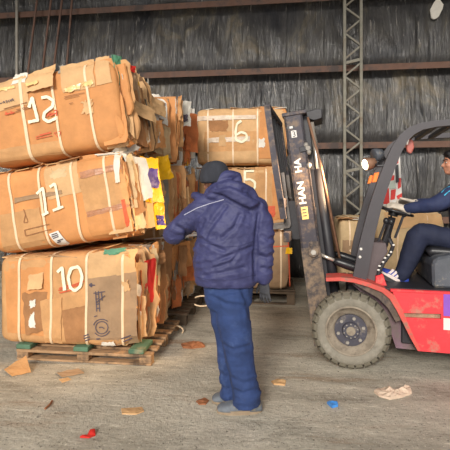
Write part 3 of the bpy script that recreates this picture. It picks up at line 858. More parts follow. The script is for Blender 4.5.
q.patch('cardboard_panel', [(198, 152), (257, 151), (256, 164), (199, 165)], kraft_lt, 0.007)
q.patch('cardboard_panel', [(260, 106), (270, 105), (272, 166), (258, 166)], kraft_or, 0.006)
q.patch('packing_tape', [(196, 116), (256, 115), (256, 119), (196, 121)], m_tape_w, 0.010, jag=0.004, label='pale shiny tape')
q.patch('packing_tape', [(207, 138), (250, 136), (250, 141), (207, 143)], m_tape_w, 0.010, jag=0.004, label='pale shiny tape')
q.patch('cardboard_patch', [(219, 135), (226, 135), (226, 146), (219, 146)], kraft_lt, 0.012)
q.patch('dark_stain_panel', [(208, 120), (228, 120), (226, 132), (210, 132)], kraft_dk, 0.005, jag=0.02)
q.patch('torn_paper', [(259, 139), (265, 138), (265, 147), (259, 147)], board_white, 0.012, jag=0.01)
q.writing('painted_number', [[(241.5, 121), (237, 124), (235.5, 132), (236, 140), (242, 142.5), (247, 139), (246.5, 134), (241, 132), (236.5, 135)]], 2.2, m_paint, label='cream spray-painted number 6')
q.top_scraps(8); q.sheets(out=0.05)
q = bC2
q.patch('cardboard_panel', [(255, 167), (272, 166), (272, 226), (256, 226)], kraft, 0.005)
q.patch('cardboard_panel', [(272, 168), (286, 168), (286, 224), (272, 226)], kraft_or, 0.006)
q.writing('painted_number', [[(254, 171), (245, 171), (245, 180), (250, 179), (255, 182), (255, 188), (250, 192), (244, 190)]], 2.2, m_paint, label='cream spray-painted number 5')
q.patch('red_print', [(268, 206), (275, 206), (275, 217), (268, 217)], m_redink, 0.010, jag=0.01)
q.top_scraps(14)
q = bC1
q.patch('cardboard_panel', [(273, 230), (288, 229), (288, 290), (273, 290)], kraft_gr, 0.005)
q.patch('cardboard_panel', [(200, 230), (272, 230), (272, 262), (200, 262)], kraft, 0.004)
q.writing('red_print', [[(262, 247), (288, 246)], [(288, 232), (290, 288)]], 1.3, m_redink, 0.012)
q.patch('yellow_tag', [(286, 248), (292, 248), (292, 254), (286, 254)], m_yellow, 0.016, jag=0.01, label='yellow tag')
q.top_scraps(8)
# orange and white scraps in the gap above the bottom bale
for px0, px1, mm, nm in ((270, 278, m_orange, 'orange_scrap'), (279, 284.5, board_white, 'white_scrap'), (285, 294, m_orange, 'orange_scrap')):
    bm = NB(); A = WY(px0, 229, CY - 0.07); Bq = WY(px1, 229, CY - 0.07)
    n_ = 8; pts = [(lerp(A.x, Bq.x, .5) + (Bq.x - A.x) / 2 * cos(2 * pi * k / n_) - bC1.base.x, A.y - bC1.base.y, A.z + 0.015 + 0.03 * sin(2 * pi * k / n_) + 0.012 * nz(k, px0, 1) - bC1.base.z) for k in range(n_)]
    prism(bm, pts, (0, 0.16, 0), 0.006); obj(nm, bm, mm, bC1.t)

# --- pale bales behind the forklift
DY = 6.35
for (l, r_, yt, lab, sd, hl) in ((341, 372, 216, 'pale cardboard bale behind the forklift mast, left of the driver', 41, 1), (377, 446, 207, 'pale cardboard bale behind the forklift steering wheel and the driver', 42, 1)):
    A = WY(l, 240, DY); Bq = WY(r_, 240, DY); top = WY((l + r_) / 2, yt, DY).z
    b = Bale(lab, (Bq.x, DY, 0.0), Bq.x - A.x, 0.95, top, straps=((Bq.x - A.x) * .3, (Bq.x - A.x) * .75), mat=kraft_pale, seed=sd, n=5, amp=0.03)
    b.top_scraps(5)
    if sd == 41:
        b.patch('cardboard_panel', [(343, 240), (360, 241), (360, 268), (342, 268)], kraft_gr, 0.012)
    else:
        b.patch('cardboard_panel', [(385, 212), (442, 214), (442, 224), (386, 230)], kraft_lt, 0.012)

# ------------------------------------------------------------------ pallets
def pallet(label, x0, x1, y0, y1, dark=False, h=0.115):
    t = root('wooden_pallet', label, 'pallet', ((x0 + x1) / 2, (y0 + y1) / 2, 0), 0, 'wooden pallets under the bales')
    W = x1 - x0; D = y1 - y0; m = m_wood_dk if dark else m_wood
    for i in range(3):
        y = -D / 2 + (D - 0.1) * i / 2
        bm = NB(); box(bm, (-W / 2, y, 0), (W / 2, y + 0.1, 0.018), 0.003); obj('bottom_board', bm, m, t)
        for j in range(3):
            x = -W / 2 + (W - 0.11) * j / 2
            bm = NB(); box(bm, (x, y + 0.005, 0.018), (x + 0.11, y + 0.095, h - 0.024), 0.004); obj('block', bm, m, t)
    n = 7
    for i in range(n):
        y = -D / 2 + (D - 0.1) * i / (n - 1)
        bm = NB(); box(bm, (-W / 2 - 0.01 * random.random(), y, h - 0.024), (W / 2 + 0.015 * random.random(), y + 0.1, h + 0.002 * random.random()), 0.004); obj('deck_board', bm, m, t)
    return t
xa = WY(16.5, 360, 3.70).x; xb = WY(151, 362, 3.70).x
pallet('pale wooden pallet under the bale painted 10', xa, xb, 3.70, 4.80, False, 0.095)
pallet('dark wooden pallet under the second stack of bales', -2.35, -1.06, 4.92, 6.0, True, 0.14)
pallet('dark wooden pallet under the back stack behind the worker', cl + 0.05, cr + 0.12, CY - 0.06, CY + 1.0, True, zt[0] - 0.005)
for px, lab in ((20, 'green painted timber batten under the left end of the bale painted 10'), (78, 'green painted timber batten under the middle of the bale painted 10'), (134, 'green painted timber batten under the right end of the bale painted 10')):
    p = WY(px, 350, 3.66)
    bm = NB(); box(bm, (p.x - 0.07, 3.705, 0.097), (p.x + 0.07, 4.7 if px < 100 else 4.0, 0.139), 0.006)
    o = obj('timber_batten', bm, m_wood_gn); tag(o, lab, 'batten', 'green battens on the front pallet')
# ------------------------------------------------------------------ forklift
TO = WZ(351, 371)
TROT = radians(-7.0)
RL = Matrix.Rotation(-TROT, 3, 'Z')
def FL(px, py, yl):
    o_ = RL @ (EYEV - TO); d = RL @ ray(px, py)
    return o_ + d * ((yl - o_.y) / d.y)
fork = root('forklift', 'red forklift with grey mast and overhead guard, headlamp lit', 'forklift', TO, TROT)
m_tred = material('forklift_red', srgb(224, 58, 66), 0.5, var=0.12, scale=5, bump=0.1, dirt=srgb(190, 120, 104), dirt_amt=0.3, dirt_scale=7)
m_tred2 = material('faded_red', srgb(206, 84, 74), 0.6, var=0.15, scale=8, bump=0.1, dirt=srgb(150, 112, 96), dirt_amt=0.3, dirt_scale=9)
m_mast = material('mast_steel', srgb(66, 62, 70), 0.55, metal=0.2, var=0.18, scale=4, bump=0.2, bscale=30, dirt=srgb(116, 98, 84), dirt_amt=0.42, dirt_scale=12)
m_mast_low = material('muddy_mast_steel', srgb(82, 75, 74), 0.8, var=0.25, scale=9, bump=0.5, bscale=30, dirt=srgb(138, 118, 98), dirt_amt=0.62, dirt_scale=13)
m_black = material('black_steel', srgb(46, 45, 50), 0.5, var=0.2, scale=6, bump=0.15)
m_dkgrey = material('guard_grey', srgb(68, 64, 69), 0.5, var=0.1, scale=4, bump=0.08)
m_seatb = material('seat_base_grey', srgb(84, 88, 96), 0.5, var=0.18, scale=6, bump=0.15, dirt=srgb(150, 142, 130), dirt_amt=0.15, dirt_scale=12)
m_vinyl = material('black_vinyl', srgb(36, 36, 40), 0.35, var=0.1, scale=6, bump=0.1)
m_chrome = material('worn_chrome', srgb(226, 214, 200), 0.25, metal=0.7, var=0.08, scale=8, bump=0.02)
m_brass = material('rusty_hose', srgb(140, 104, 82), 0.6, metal=0.2, var=0.25, scale=12, bump=0.2)
m_tyre = material('dusty_tyre', srgb(112, 106, 92), 0.9, var=0.2, scale=6, bump=0.4, bscale=25, dirt=srgb(84, 80, 72), dirt_amt=0.3)
m_tyre_side = material('dusty_sidewall', srgb(136, 130, 118), 0.9, var=0.2, scale=10, bump=0.35, bscale=40, dirt=srgb(158, 152, 140), dirt_amt=0.4)
m_rim = material('dusty_rim', srgb(150, 138, 122), 0.75, var=0.2, scale=12, bump=0.3, dirt=srgb(112, 100, 88), dirt_amt=0.4, dirt_scale=10)
m_hub = material('hub_dark', srgb(76, 74, 84), 0.6, metal=0.2, var=0.2, scale=14, bump=0.2, dirt=srgb(122, 114, 106), dirt_amt=0.3, dirt_scale=14)
m_bolt = material('pale_bolt', srgb(156, 150, 142), 0.5, metal=0.3, var=0.15, scale=20, bump=0.1)
m_white = material('white_lettering', srgb(226, 222, 216), 0.5, var=0.05, bump=0)
m_logo = material('yellow_logo', srgb(222, 196, 122), 0.5, var=0.1, scale=20, bump=0)
m_arch = material('wheel_arch_grey', srgb(122, 96, 108), 0.75, var=0.2, scale=8, bump=0.2, dirt=srgb(108, 98, 90), dirt_amt=0.5)
m_dirt = material('caked_dirt', srgb(158, 132, 108), 0.95, var=0.3, scale=18, bump=0.6, bscale=40)
m_sticker = material('purple_sticker', srgb(140, 84, 190), 0.45, var=0.05, bump=0)
m_mirror_red = material('red_mirror_back', srgb(176, 92, 80), 0.45, var=0.15, bump=0.05)
m_amber = material('amber_lens', srgb(236, 120, 40), 0.3, var=0.05, bump=0, emit=(1.0, 0.25, 0.03, 1), estr=0.25)

# --- wheels
def wheel(cx, y0, y1, r, side, name):
    """side -1: outer face at y0"""
    t = None
    yo, yi = (y0, y1) if side < 0 else (y1, y0)
    s = 1 if yi > yo else -1
    def lathe(prof, n=64, lug=None):
        bm = NB(); rows = []
        for k in range(n):
            an = 2 * pi * k / n
            row = []
            for (rr, d) in prof:
                R = rr - (lug if lug and rr > r - 0.012 and k % 2 == 0 and False else 0)
                row.append(bm.verts.new((cx + R * sin(an), yo + s * d, r + R * cos(an))))
            rows.append(row)
        m = len(prof)
        for k in range(n):
            A, B = rows[k], rows[(k + 1) % n]
            for i in range(m - 1):
                bm.faces.new((A[i], A[i + 1], B[i + 1], B[i]))
        return bm
    w = abs(y1 - y0)
    bm = lathe([(r * 0.60, 0.03), (r * 0.66, 0.012), (r * 0.76, 0.004), (r * 0.86, 0.008), (r * 0.90, 0.03), (r * 0.92, 0.055), (r * 0.92, w - 0.055), (r * 0.9, w - 0.01), (r * 0.6, w - 0.03), (r * 0.60, 0.03)])
    ty = obj('tyre', bm, m_tyre_side, fork, smooth=True)
    # tread lugs
    bm = NB(); NL = 27
    for k in range(NL):
        an = 2 * pi * (k + 0.5) / NL
        da = 2 * pi / NL * 0.385
        def P(a_, rr, d): return Vector((cx + rr * sin(a_), yo + s * d, r + rr * cos(a_)))
        sec = [(r * 0.845, 0.005), (r * 0.93, 0.012), (r, 0.045), (r, w * 0.5), (r * 0.9, w * 0.5)]
        for (d0, d1, sk) in ((0, 1, 0.0),):
            A = [bm.verts.new(P(an - da, rr, d)) for rr, d in sec]; B = [bm.verts.new(P(an + da, rr, d)) for rr, d in sec]
            m = len(sec)
            for i in range(m):
                bm.faces.new((A[i], A[(i + 1) % m], B[(i + 1) % m], B[i]))
            bm.faces.new(A[::-1]); bm.faces.new(B)
        an2 = an + pi / NL
        sec2 = [(r * 0.90, w - 0.006), (r * 0.94, w - 0.016), (r, w - 0.05), (r, w * 0.5), (r * 0.94, w * 0.5)]
        A = [bm.verts.new(P(an2 - da, rr, d)) for rr, d in sec2]; B = [bm.verts.new(P(an2 + da, rr, d)) for rr, d in sec2]
        for i in range(5):
            bm.faces.new((A[i], A[(i + 1) % 5], B[(i + 1) % 5], B[i]))
        bm.faces.new(A[::-1]); bm.faces.new(B)
    obj('tread', bm, m_tyre, ty)
    bm = lathe([(r * 0.645, 0.016), (r * 0.62, 0.006), (r * 0.60, 0.012), (r * 0.585, 0.03), (r * 0.50, 0.05), (r * 0.44, 0.07), (r * 0.40, 0.075), (r * 0.40, w - 0.03), (r * 0.62, w - 0.02)])
    rim = obj('wheel_rim', bm, m_rim, fork, smooth=True)
    bm = NB()
    cyl(bm, (cx, yo + s * 0.05, r), (cx, yo + s * 0.12, r), r * 0.41, n=32); cyl(bm, (cx, yo + s * 0.025, r), (cx, yo + s * 0.06, r), r * 0.20, r * 0.24, n=24)
    hub = obj('wheel_hub', bm, m_hub, fork)
    for k in range(6):
        an = 2 * pi * k / 6 + 0.25
        c_ = Vector((cx + r * 0.325 * sin(an), yo + s * 0.05, r + r * 0.325 * cos(an)))
        bm = NB(); cyl(bm, c_ + Vector((0, -s * 0.022, 0)), c_ + Vector((0, s * 0.01, 0)), 0.015, n=6); obj('wheel_nut', bm, m_bolt, hub)
    for k in range(10):
        an = 2 * pi * k / 10
        c_ = Vector((cx + r * 0.175 * sin(an), yo + s * 0.025, r + r * 0.175 * cos(an)))
        bm = NB(); cyl(bm, c_ + Vector((0, -s * 0.006, 0)), c_ + Vector((0, s * 0.01, 0)), 0.006, n=6); obj('hub_bolt', bm, m_bolt, hub)
    bm = NB(); cyl(bm, (cx, yo + s * 0.018, r), (cx, yo + s * 0.03, r), r * 0.115, n=20); obj('hub_cap', bm, m_rim, hub)
WW = 1.10                                       # overall width over the front wheels
wheel(0.0, 0.0, 0.20, 0.336, -1, 'front')
wheel(0.0, WW - 0.20, WW, 0.336, 1, 'front')
wheel(1.62, 0.06, 0.22, 0.265, -1, 'rear')
wheel(1.62, WW - 0.22, WW - 0.06, 0.265, 1, 'rear')
bm = NB(); box(bm, (-0.09, 0.18, 0.22), (0.09, WW - 0.18, 0.42), 0.02); obj('front_axle', bm, m_black, fork)
bm = NB(); box(bm, (1.56, 0.2, 0.2), (1.68, WW - 0.2, 0.32), 0.01); obj('rear_axle', bm, m_black, fork)

# --- chassis
pz = lambda px, py, y=0.03: FL(px, py, y)
topf = pz(393, 290.5); zt_ = topf.z; zb = pz(430, 352).z
RX = 1.95
core = NB(); box(core, (0.42, 0.10, zb + 0.03), (RX - 0.1, WW - 0.10, zt_ - 0.02), 0.01); obj('chassis', core, m_black, fork)
def side_panel(y, th):
    outer = [Vector((x, y, z)) for x, z in [(pz(392, 290.5).x, zt_), (RX - 0.5, zt_ + 0.01), (RX - 0.45, zb + 0.28), (1.36, zb + 0.24), (1.22, zb), (pz(418, 351).x, zb), (pz(404, 320).x, pz(404, 320).z)]]
    a = pz(402, 313); b = pz(441, 319)
    hole = [Vector((a.x, y, a.z)), Vector((b.x, y, pz(441, 314).z)), Vector((b.x, y, b.z)), Vector((a.x + 0.02, y, pz(402, 317.5).z))]
    bm = NB()
    es = []
    for lp in (outer, hole):
        vs = [bm.verts.new(p) for p in lp]
        es += [bm.edges.new((vs[i], vs[(i + 1) % len(vs)])) for i in range(len(vs))]
    r = bmesh.ops.triangle_fill(bm, edges=es, use_beauty=True)
    fs = [g for g in r['geom'] if isinstance(g, bmesh.types.BMFace)]
    e = bmesh.ops.extrude_face_region(bm, geom=fs)
    bmesh.ops.translate(bm, vec=(0, th, 0), verts=[g for g in e['geom'] if isinstance(g, bmesh.types.BMVert)])
    return obj('side_panel', bm, m_tred, fork)
sp = side_panel(0.03, 0.06)
side_panel(WW - 0.09, 0.06)
a = pz(402, 311.5, 0.05); b = pz(442, 319.5, 0.05)
bm = NB(); box(bm, (a.x, 0.055, b.z), (b.x, 0.085, a.z)); obj('step_recess', bm, m_dirt, sp)
bm = NB()
lo = pz(402, 319, 0.03); hi = pz(441, 319.5, 0.03)
bmesh.ops.create_grid(bm, x_segments=24, y_segments=2, size=0.5)
for v in bm.verts:
    fx = v.co.x + 0.5; fy = v.co.y + 0.5
    v.co = Vector((lerp(lo.x, hi.x, fx), 0.034 + 0.03 * fy, lo.z - 0.002 + 0.014 * (0.5 + nz(fx * 9, fy * 3, 2)) * (1 if 0 < fx < 1 else 0)))
obj('dirt_ledge', bm, m_dirt, sp)
a = pz(443.5, 294, 0.027); b = pz(462, 317, 0.027)
bm = NB(); box(bm, (a.x, 0.026, b.z), (b.x, 0.031, a.z)); obj('purple_sticker', bm, m_sticker, sp)
a = pz(443.5, 318, 0.027); b = pz(462, 331, 0.027)
bm = NB(); box(bm, (a.x, 0.026, b.z), (b.x, 0.031, a.z)); obj('white_sticker', bm, m_white, sp)
# top lip along the side
bm = NB(); box(bm, (topf.x - 0.02, 0.025, zt_ - 0.012), (RX - 0.5, 0.12, zt_ + 0.012), 0.004); obj('side_lip', bm, m_tred, fork)
# fender over the front wheel, near and far
fpath_px = [(326, 279.5), (340, 279), (354, 280.5), (368, 284.5), (383, 290), (392, 297), (399, 309), (405, 322), (412, 337), (419, 350)]
for y0 in (-0.005, WW - 0.225):
    fp = [FL(px, py, 0.0) for px, py in fpath_px]
    bm = NB(); sweep_rect(bm, [(p.x, 0, p.z) for p in fp], [0.03, 0.032, 0.034, 0.036, 0.04, 0.05, 0.045, 0.035, 0.03, 0.025], (0, 1, 0), 0.23, y0)
    obj('fender', bm, m_tred2, fork)
# arch wall behind the wheel
bm = NB()
arch = [(352, 284), (368, 288), (382, 293), (391, 301), (398, 313), (404, 326), (411, 341), (416, 350), (396, 348), (390, 330), (380, 310), (365, 296)]
prism(bm, [FL(px, py, 0.13) for px, py in arch], (0, 0.1, 0)); obj('wheel_arch', bm, m_arch, fork)
bm = NB()
prism(bm, [FL(px, py, 0.02) for px, py in [(352, 282.5), (368, 286.5), (382, 292), (390, 299), (396, 310), (401, 320), (396, 322), (388, 308), (378, 298), (364, 290)]], (0, 0.05, 0)); obj('fender_skirt', bm, material('skirt_grime', srgb(104, 90, 80), 0.9, var=0.3, scale=12, bump=0.4, dirt=srgb(72, 66, 66), dirt_amt=0.5, dirt_scale=9), fork)
# cowl, floor, dash
bm = NB(); box(bm, (-0.02, 0.26, 0.45), (0.42, WW - 0.26, zt_ - 0.01), 0.01); obj('front_cowl', bm, m_black, fork)
fl0 = FL(383, 288, 0.1).x
bm = NB(); box(bm, (fl0, 0.06, zt_ - 0.01), (0.95, WW - 0.06, zt_ + 0.018), 0.004); obj('floor_plate', bm, m_black, fork)
bm = NB(); prism(bm, [FL(px, py, 0.2) for px, py in [(371, 242), (386, 243), (388, 252), (381, 262), (377, 273), (376, 284), (364, 283)]], (0, 0.5, 0), 0.006); obj('dash_panel', bm, material('dash_brown', srgb(96, 84, 86), 0.6, var=0.15, scale=6, bump=0.1), fork)
bm = NB(); tube(bm, [FL(px, py, 0.16) for px, py in [(389, 238), (393, 246), (390, 254), (384, 262), (379, 272), (377, 282)]], 0.018, 8); hose = obj('cable_bundle', bm, m_black, fork, smooth=True)
for px, py in ((393.5, 245), (391, 252), (388.5, 255), (385, 258), (383, 262), (379.5, 266), (378.5, 270)):
    bm = NB(); ellipsoid(bm, FL(px, py, 0.145), 0.012, 0.008, 0.009, seg=8); obj('cable_clip', bm, m_white, hose)
bm = NB(); prism(bm, [FL(px, py, 0.14) for px, py in [(376, 276), (383, 274), (387, 286), (375, 286)]], (0, 0.06, 0), 0.004); obj('pedal_bracket', bm, m_tred, fork)
bm = NB(); prism(bm, [FL(px, py, 0.34) for px, py in [(379, 277), (382, 274), (404, 286), (402, 289)]], (0, 0.2, 0), 0.003); obj('pedal', bm, m_black, fork)
# steering
sc_ = FL(394, 211, 0.55); sb = FL(379, 262, 0.55)
bm = NB(); tube(bm, [sb, sc_ + (sb - sc_) * 0.12], 0.035, 12); obj('steering_column', bm, m_black, fork, smooth=True)
ax = (sc_ - sb).normalized(); ux, uy = frame_from(ax, Vector((0, 1, 0)))
bm = NB()
tor = []
for k in range(28):
    an = 2 * pi * k / 28; cc = sc_ + ux * (0.17 * cos(an)) + uy * (0.17 * sin(an)); rd = (cc - sc_).normalized()
    tor.append([bm.verts.new(cc + rd * (0.014 * cos(j * pi / 4)) + ax * (0.014 * sin(j * pi / 4))) for j in range(8)])
for k in range(28):
    for j in range(8):
        bm.faces.new((tor[k][j], tor[k][(j + 1) % 8], tor[(k + 1) % 28][(j + 1) % 8], tor[(k + 1) % 28][j]))
sw = obj('steering_wheel', bm, m_vinyl, fork, smooth=True)
for k in range(3):
    an = 2 * pi * k / 3 + 0.3
    bm = NB(); tube(bm, [sc_ - ax * 0.03, sc_ + ux * (0.165 * cos(an)) + uy * (0.165 * sin(an))], 0.011, 8); obj('spoke', bm, m_vinyl, sw)
bm = NB(); cyl(bm, sc_ - ax * 0.05, sc_ + ax * 0.008, 0.045, n=16); obj('wheel_boss', bm, m_vinyl, sw)
for px, py, dy in ((386, 221, 0.3), (391, 222, 0.36), (404, 214, 0.42)):
    bm = NB(); tube(bm, [FL(px - 9, py + 24, dy), FL(px, py, dy)], 0.012, 8); lv = obj('control_lever', bm, m_black, fork)
    bm = NB(); ellipsoid(bm, FL(px, py, dy), 0.026, 0.026, 0.032, seg=12); obj('lever_knob', bm, m_vinyl, lv, smooth=True)
# seat and hood
hood = [FL(px, py, 0.14) for px, py in [(433, 288), (432, 264), (436, 258), (452, 255)]]
bm = NB(); prism(bm, hood + [Vector((1.35, 0.14, hood[-1].z)), Vector((1.35, 0.14, hood[0].z))], (0, WW - 0.28, 0), 0.02); obj('engine_hood', bm, m_seatb, fork)
sx0 = FL(429, 253, 0.3); 
bm = NB(); loft(bm, [(Vector((x, WW / 2, sx0.z + dz)), 0.24, 0.05) for x, dz in ((sx0.x, -0.01), (sx0.x + 0.04, 0.01), (sx0.x + 0.25, 0.0), (sx0.x + 0.46, -0.02), (sx0.x + 0.5, -0.02))], 20, (0, 1, 0), 4); obj('seat_cushion', bm, m_vinyl, fork, smooth=True)
bm = NB(); loft(bm, [(Vector((sx0.x + 0.46 + dx, WW / 2, sx0.z + dz)), w_, 0.05) for dx, dz, w_ in ((0, 0.02, 0.2), (0.01, 0.06, 0.22), (0.05, 0.3, 0.22), (0.08, 0.44, 0.18), (0.085, 0.47, 0.14))], 20, (0, 1, 0), 4); obj('seat_back', bm, m_vinyl, fork, smooth=True)
bm = NB(); prism(bm, [Vector((x, 0.04, z)) for x, z in [(1.36, zb + 0.2), (1.36, zt_ + 0.30), (1.75, zt_ + 0.30), (2.02, zt_ + 0.18), (2.12, zt_ - 0.1), (2.08, zb + 0.12), (1.95, zb + 0.06), (1.92, zb + 0.3), (1.62, zb + 0.42), (1.40, zb + 0.3)]], (0, WW - 0.08, 0), 0.03); obj('counterweight', bm, m_tred, fork)

# --- overhead guard
gl = [(355, 285), (358.5, 270), (362, 250), (366.5, 230), (372.5, 207), (380, 184), (388, 163), (394, 149), (401, 137.5), (409, 130.5), (419, 126), (433, 123.5), (450, 122), (480, 120.5), (520, 121)]
gw = [14, 14, 14, 13, 12.5, 12, 11.5, 11, 10, 9, 7.5, 6.5, 6, 6, 6]
sides = []
for y0 in (0.10, WW - 0.17):
    pts = [FL(px + 3, py, 0.10) for px, py in gl]
    bm = NB(); sweep_rect(bm, [(p.x, 0, p.z) for p in pts], [w_ * 0.0083 for w_ in gw], (0, 1, 0), 0.07, y0 if y0 < 0.5 else y0)
    g_ = obj('guard_pillar', bm, m_dkgrey, fork)
    rear = pts[-1]
    bm = NB(); sweep_rect(bm, [(rear.x, 0, rear.z), (rear.x + 0.08, 0, rear.z - 0.1), (1.62, 0, 1.4), (1.66, 0, zt_ + 0.25)], 0.06, (0, 1, 0), 0.06, y0); obj('guard_rear_post', bm, m_dkgrey, fork)
gz = [FL(px + 3, py, 0.10) for px, py in gl]
for i in (10, 11, 12, 13):
    p = gz[i]
    bm = NB(); box(bm, (p.x - 0.025, 0.12, p.z - 0.03), (p.x + 0.025, WW - 0.12, p.z + 0.005), 0.004); obj('guard_bar', bm, m_black, fork)
for k in range(4):
    x = lerp(gz[13].x, gz[14].x, (k + 1) / 4)
    bm = NB(); box(bm, (x - 0.02, 0.12, gz[14].z - 0.03), (x + 0.02, WW - 0.12, gz[14].z + 0.005), 0.004); obj('guard_bar', bm, m_black, fork)
for px, py in ((364, 249), (363, 257)):
    bm = NB(); ellipsoid(bm, FL(px - 3, py, 0.098), 0.013, 0.008, 0.013, seg=10); obj('guard_bolt', bm, m_white, fork)
# mirror
mr = FL(409, 147, 0.2)
bm = NB(); prism(bm, [FL(px, py, 0.2) for px, py in [(408, 138), (413, 140), (414.5, 147), (411.5, 154), (407, 152), (406, 145)]], (0, 0.035, 0), 0.008); mi = obj('mirror', bm, m_mirror_red, fork)
bm = NB(); tube(bm, [FL(402, 148, 0.17), FL(405, 152, 0.2), FL(410, 154.5, 0.21), FL(413, 152, 0.21)], 0.006, 6); obj('mirror_arm', bm, m_black, mi)
bm = NB(); prism(bm, [FL(px, py, 0.195) for px, py in [(407, 139), (409.5, 138.5), (408, 144), (406.5, 145)]], (0, 0.01, 0)); obj('mirror_glass', bm, m_chrome, mi)
# head lamp and indicators on the front pillar
lc = FL(365.5, 164.5, 0.16)
ld = Vector((-0.86, -0.42, -0.22)).normalized()
bm = NB(); loft(bm, [(lc + ld * a_, r_, r_) for a_, r_ in ((-0.10, 0.02), (-0.09, 0.04), (-0.04, 0.055), (0.0, 0.058), (0.004, 0.052))], 20, (0, 0, 1)); lamp = obj('head_lamp', bm, m_brass, fork, smooth=True)
bm = NB(); loft(bm, [(lc + ld * 0.002, 0.05, 0.05), (lc + ld * 0.014, 0.038, 0.038), (lc + ld * 0.02, 0.015, 0.015)], 20, (0, 0, 1))
obj('lamp_lens', bm, material('lit_lens', (1, 0.9, 0.7, 1), 0.3, var=0, bump=0, emit=(1.0, 0.82, 0.55, 1), estr=4.0), lamp, smooth=True, label='glowing warm lens')
bm = NB(); tube(bm, [lc - ld * 0.08, FL(378, 166, 0.13), FL(387, 166, 0.12)], 0.012, 6); obj('lamp_bracket', bm, m_black, lamp)
l2 = FL(374, 155.5, WW - 0.3)
bm = NB(); loft(bm, [(l2 + ld * a_, r_, r_) for a_, r_ in ((-0.10, 0.02), (-0.09, 0.05), (-0.04, 0.065), (0.0, 0.068), (0.006, 0.06))], 20, (0, 0, 1)); lamp2 = obj('head_lamp', bm, m_seatb, fork, smooth=True)
bm = NB(); tube(bm, [l2 - ld * 0.08, l2 + Vector((0.12, 0.1, -0.03))], 0.012, 6); obj('lamp_bracket', bm, m_black, lamp2)
for quad in ([(374.5, 173), (379.5, 172), (376.5, 182), (372, 182.5)], [(370, 175.5), (373, 175), (371, 183), (367.5, 184)]):
    bm = NB(); prism(bm, [FL(px, py, 0.09) for px, py in quad], (0, 0.06, 0), 0.005); obj('indicator_lamp', bm, m_amber, fork)
spd = bpy.data.lights.new('head_lamp_light', 'SPOT'); spd.energy = 300; spd.color = (1.0, 0.68, 0.38); spd.spot_size = radians(70); spd.spot_blend = 0.8; spd.shadow_soft_size = 0.05
spo = bpy.data.objects.new('head_lamp_light', spd); COL.objects.link(spo); spo.parent = fork
spo.location = lc + ld * 0.03
spo.rotation_euler = Vector((-0.95, 0.05, -0.36)).to_track_quat('-Z', 'Y').to_euler()
# red and white plate beside the steering wheel
bm = NB(); prism(bm, [FL(px, py, 0.85) for px, py in [(396, 155), (400, 155), (402.5, 206), (383, 206), (386, 188)]], (0, 0.015, 0)); wp = obj('warning_plate', bm, m_white, fork, label='red and white plate')
for quad in ([(389.5, 176), (394.5, 175), (394, 182), (388.5, 183)], [(384, 190), (389, 188), (389.5, 204), (383.5, 204)], [(391, 190), (396, 189), (395, 199), (390.5, 200)], [(396.5, 196), (402, 193), (402, 200), (398, 200)], [(396.5, 160), (398.5, 158), (398.5, 163), (396.5, 164)], [(398, 178), (401, 178), (401, 187), (398, 189)]):
    bm = NB(); prism(bm, [FL(px, py, 0.842) for px, py in quad], (0, 0.01, 0)); obj('red_print', bm, m_red, wp)
bm = NB(); prism(bm, [FL(px, py, 0.835) for px, py in [(395, 165), (398.5, 164.5), (399, 182), (396, 183)]], (0, 0.012, 0)); obj('plate_handle', bm, m_black, wp)
bm = NB(); prism(bm, [FL(px, py, 0.835) for px, py in [(389, 181), (394.5, 180), (396, 188), (390, 189)]], (0, 0.01, 0)); obj('plate_label', bm, material('grey_label', srgb(190, 200, 188), 0.6, var=0.1, bump=0), wp)
# a stalk that carries the plate down to the dash
bm = NB(); tube(bm, [FL(392, 204, 0.857), FL(390, 240, 0.857)], 0.01, 6); obj('plate_stalk', bm, m_black, wp)

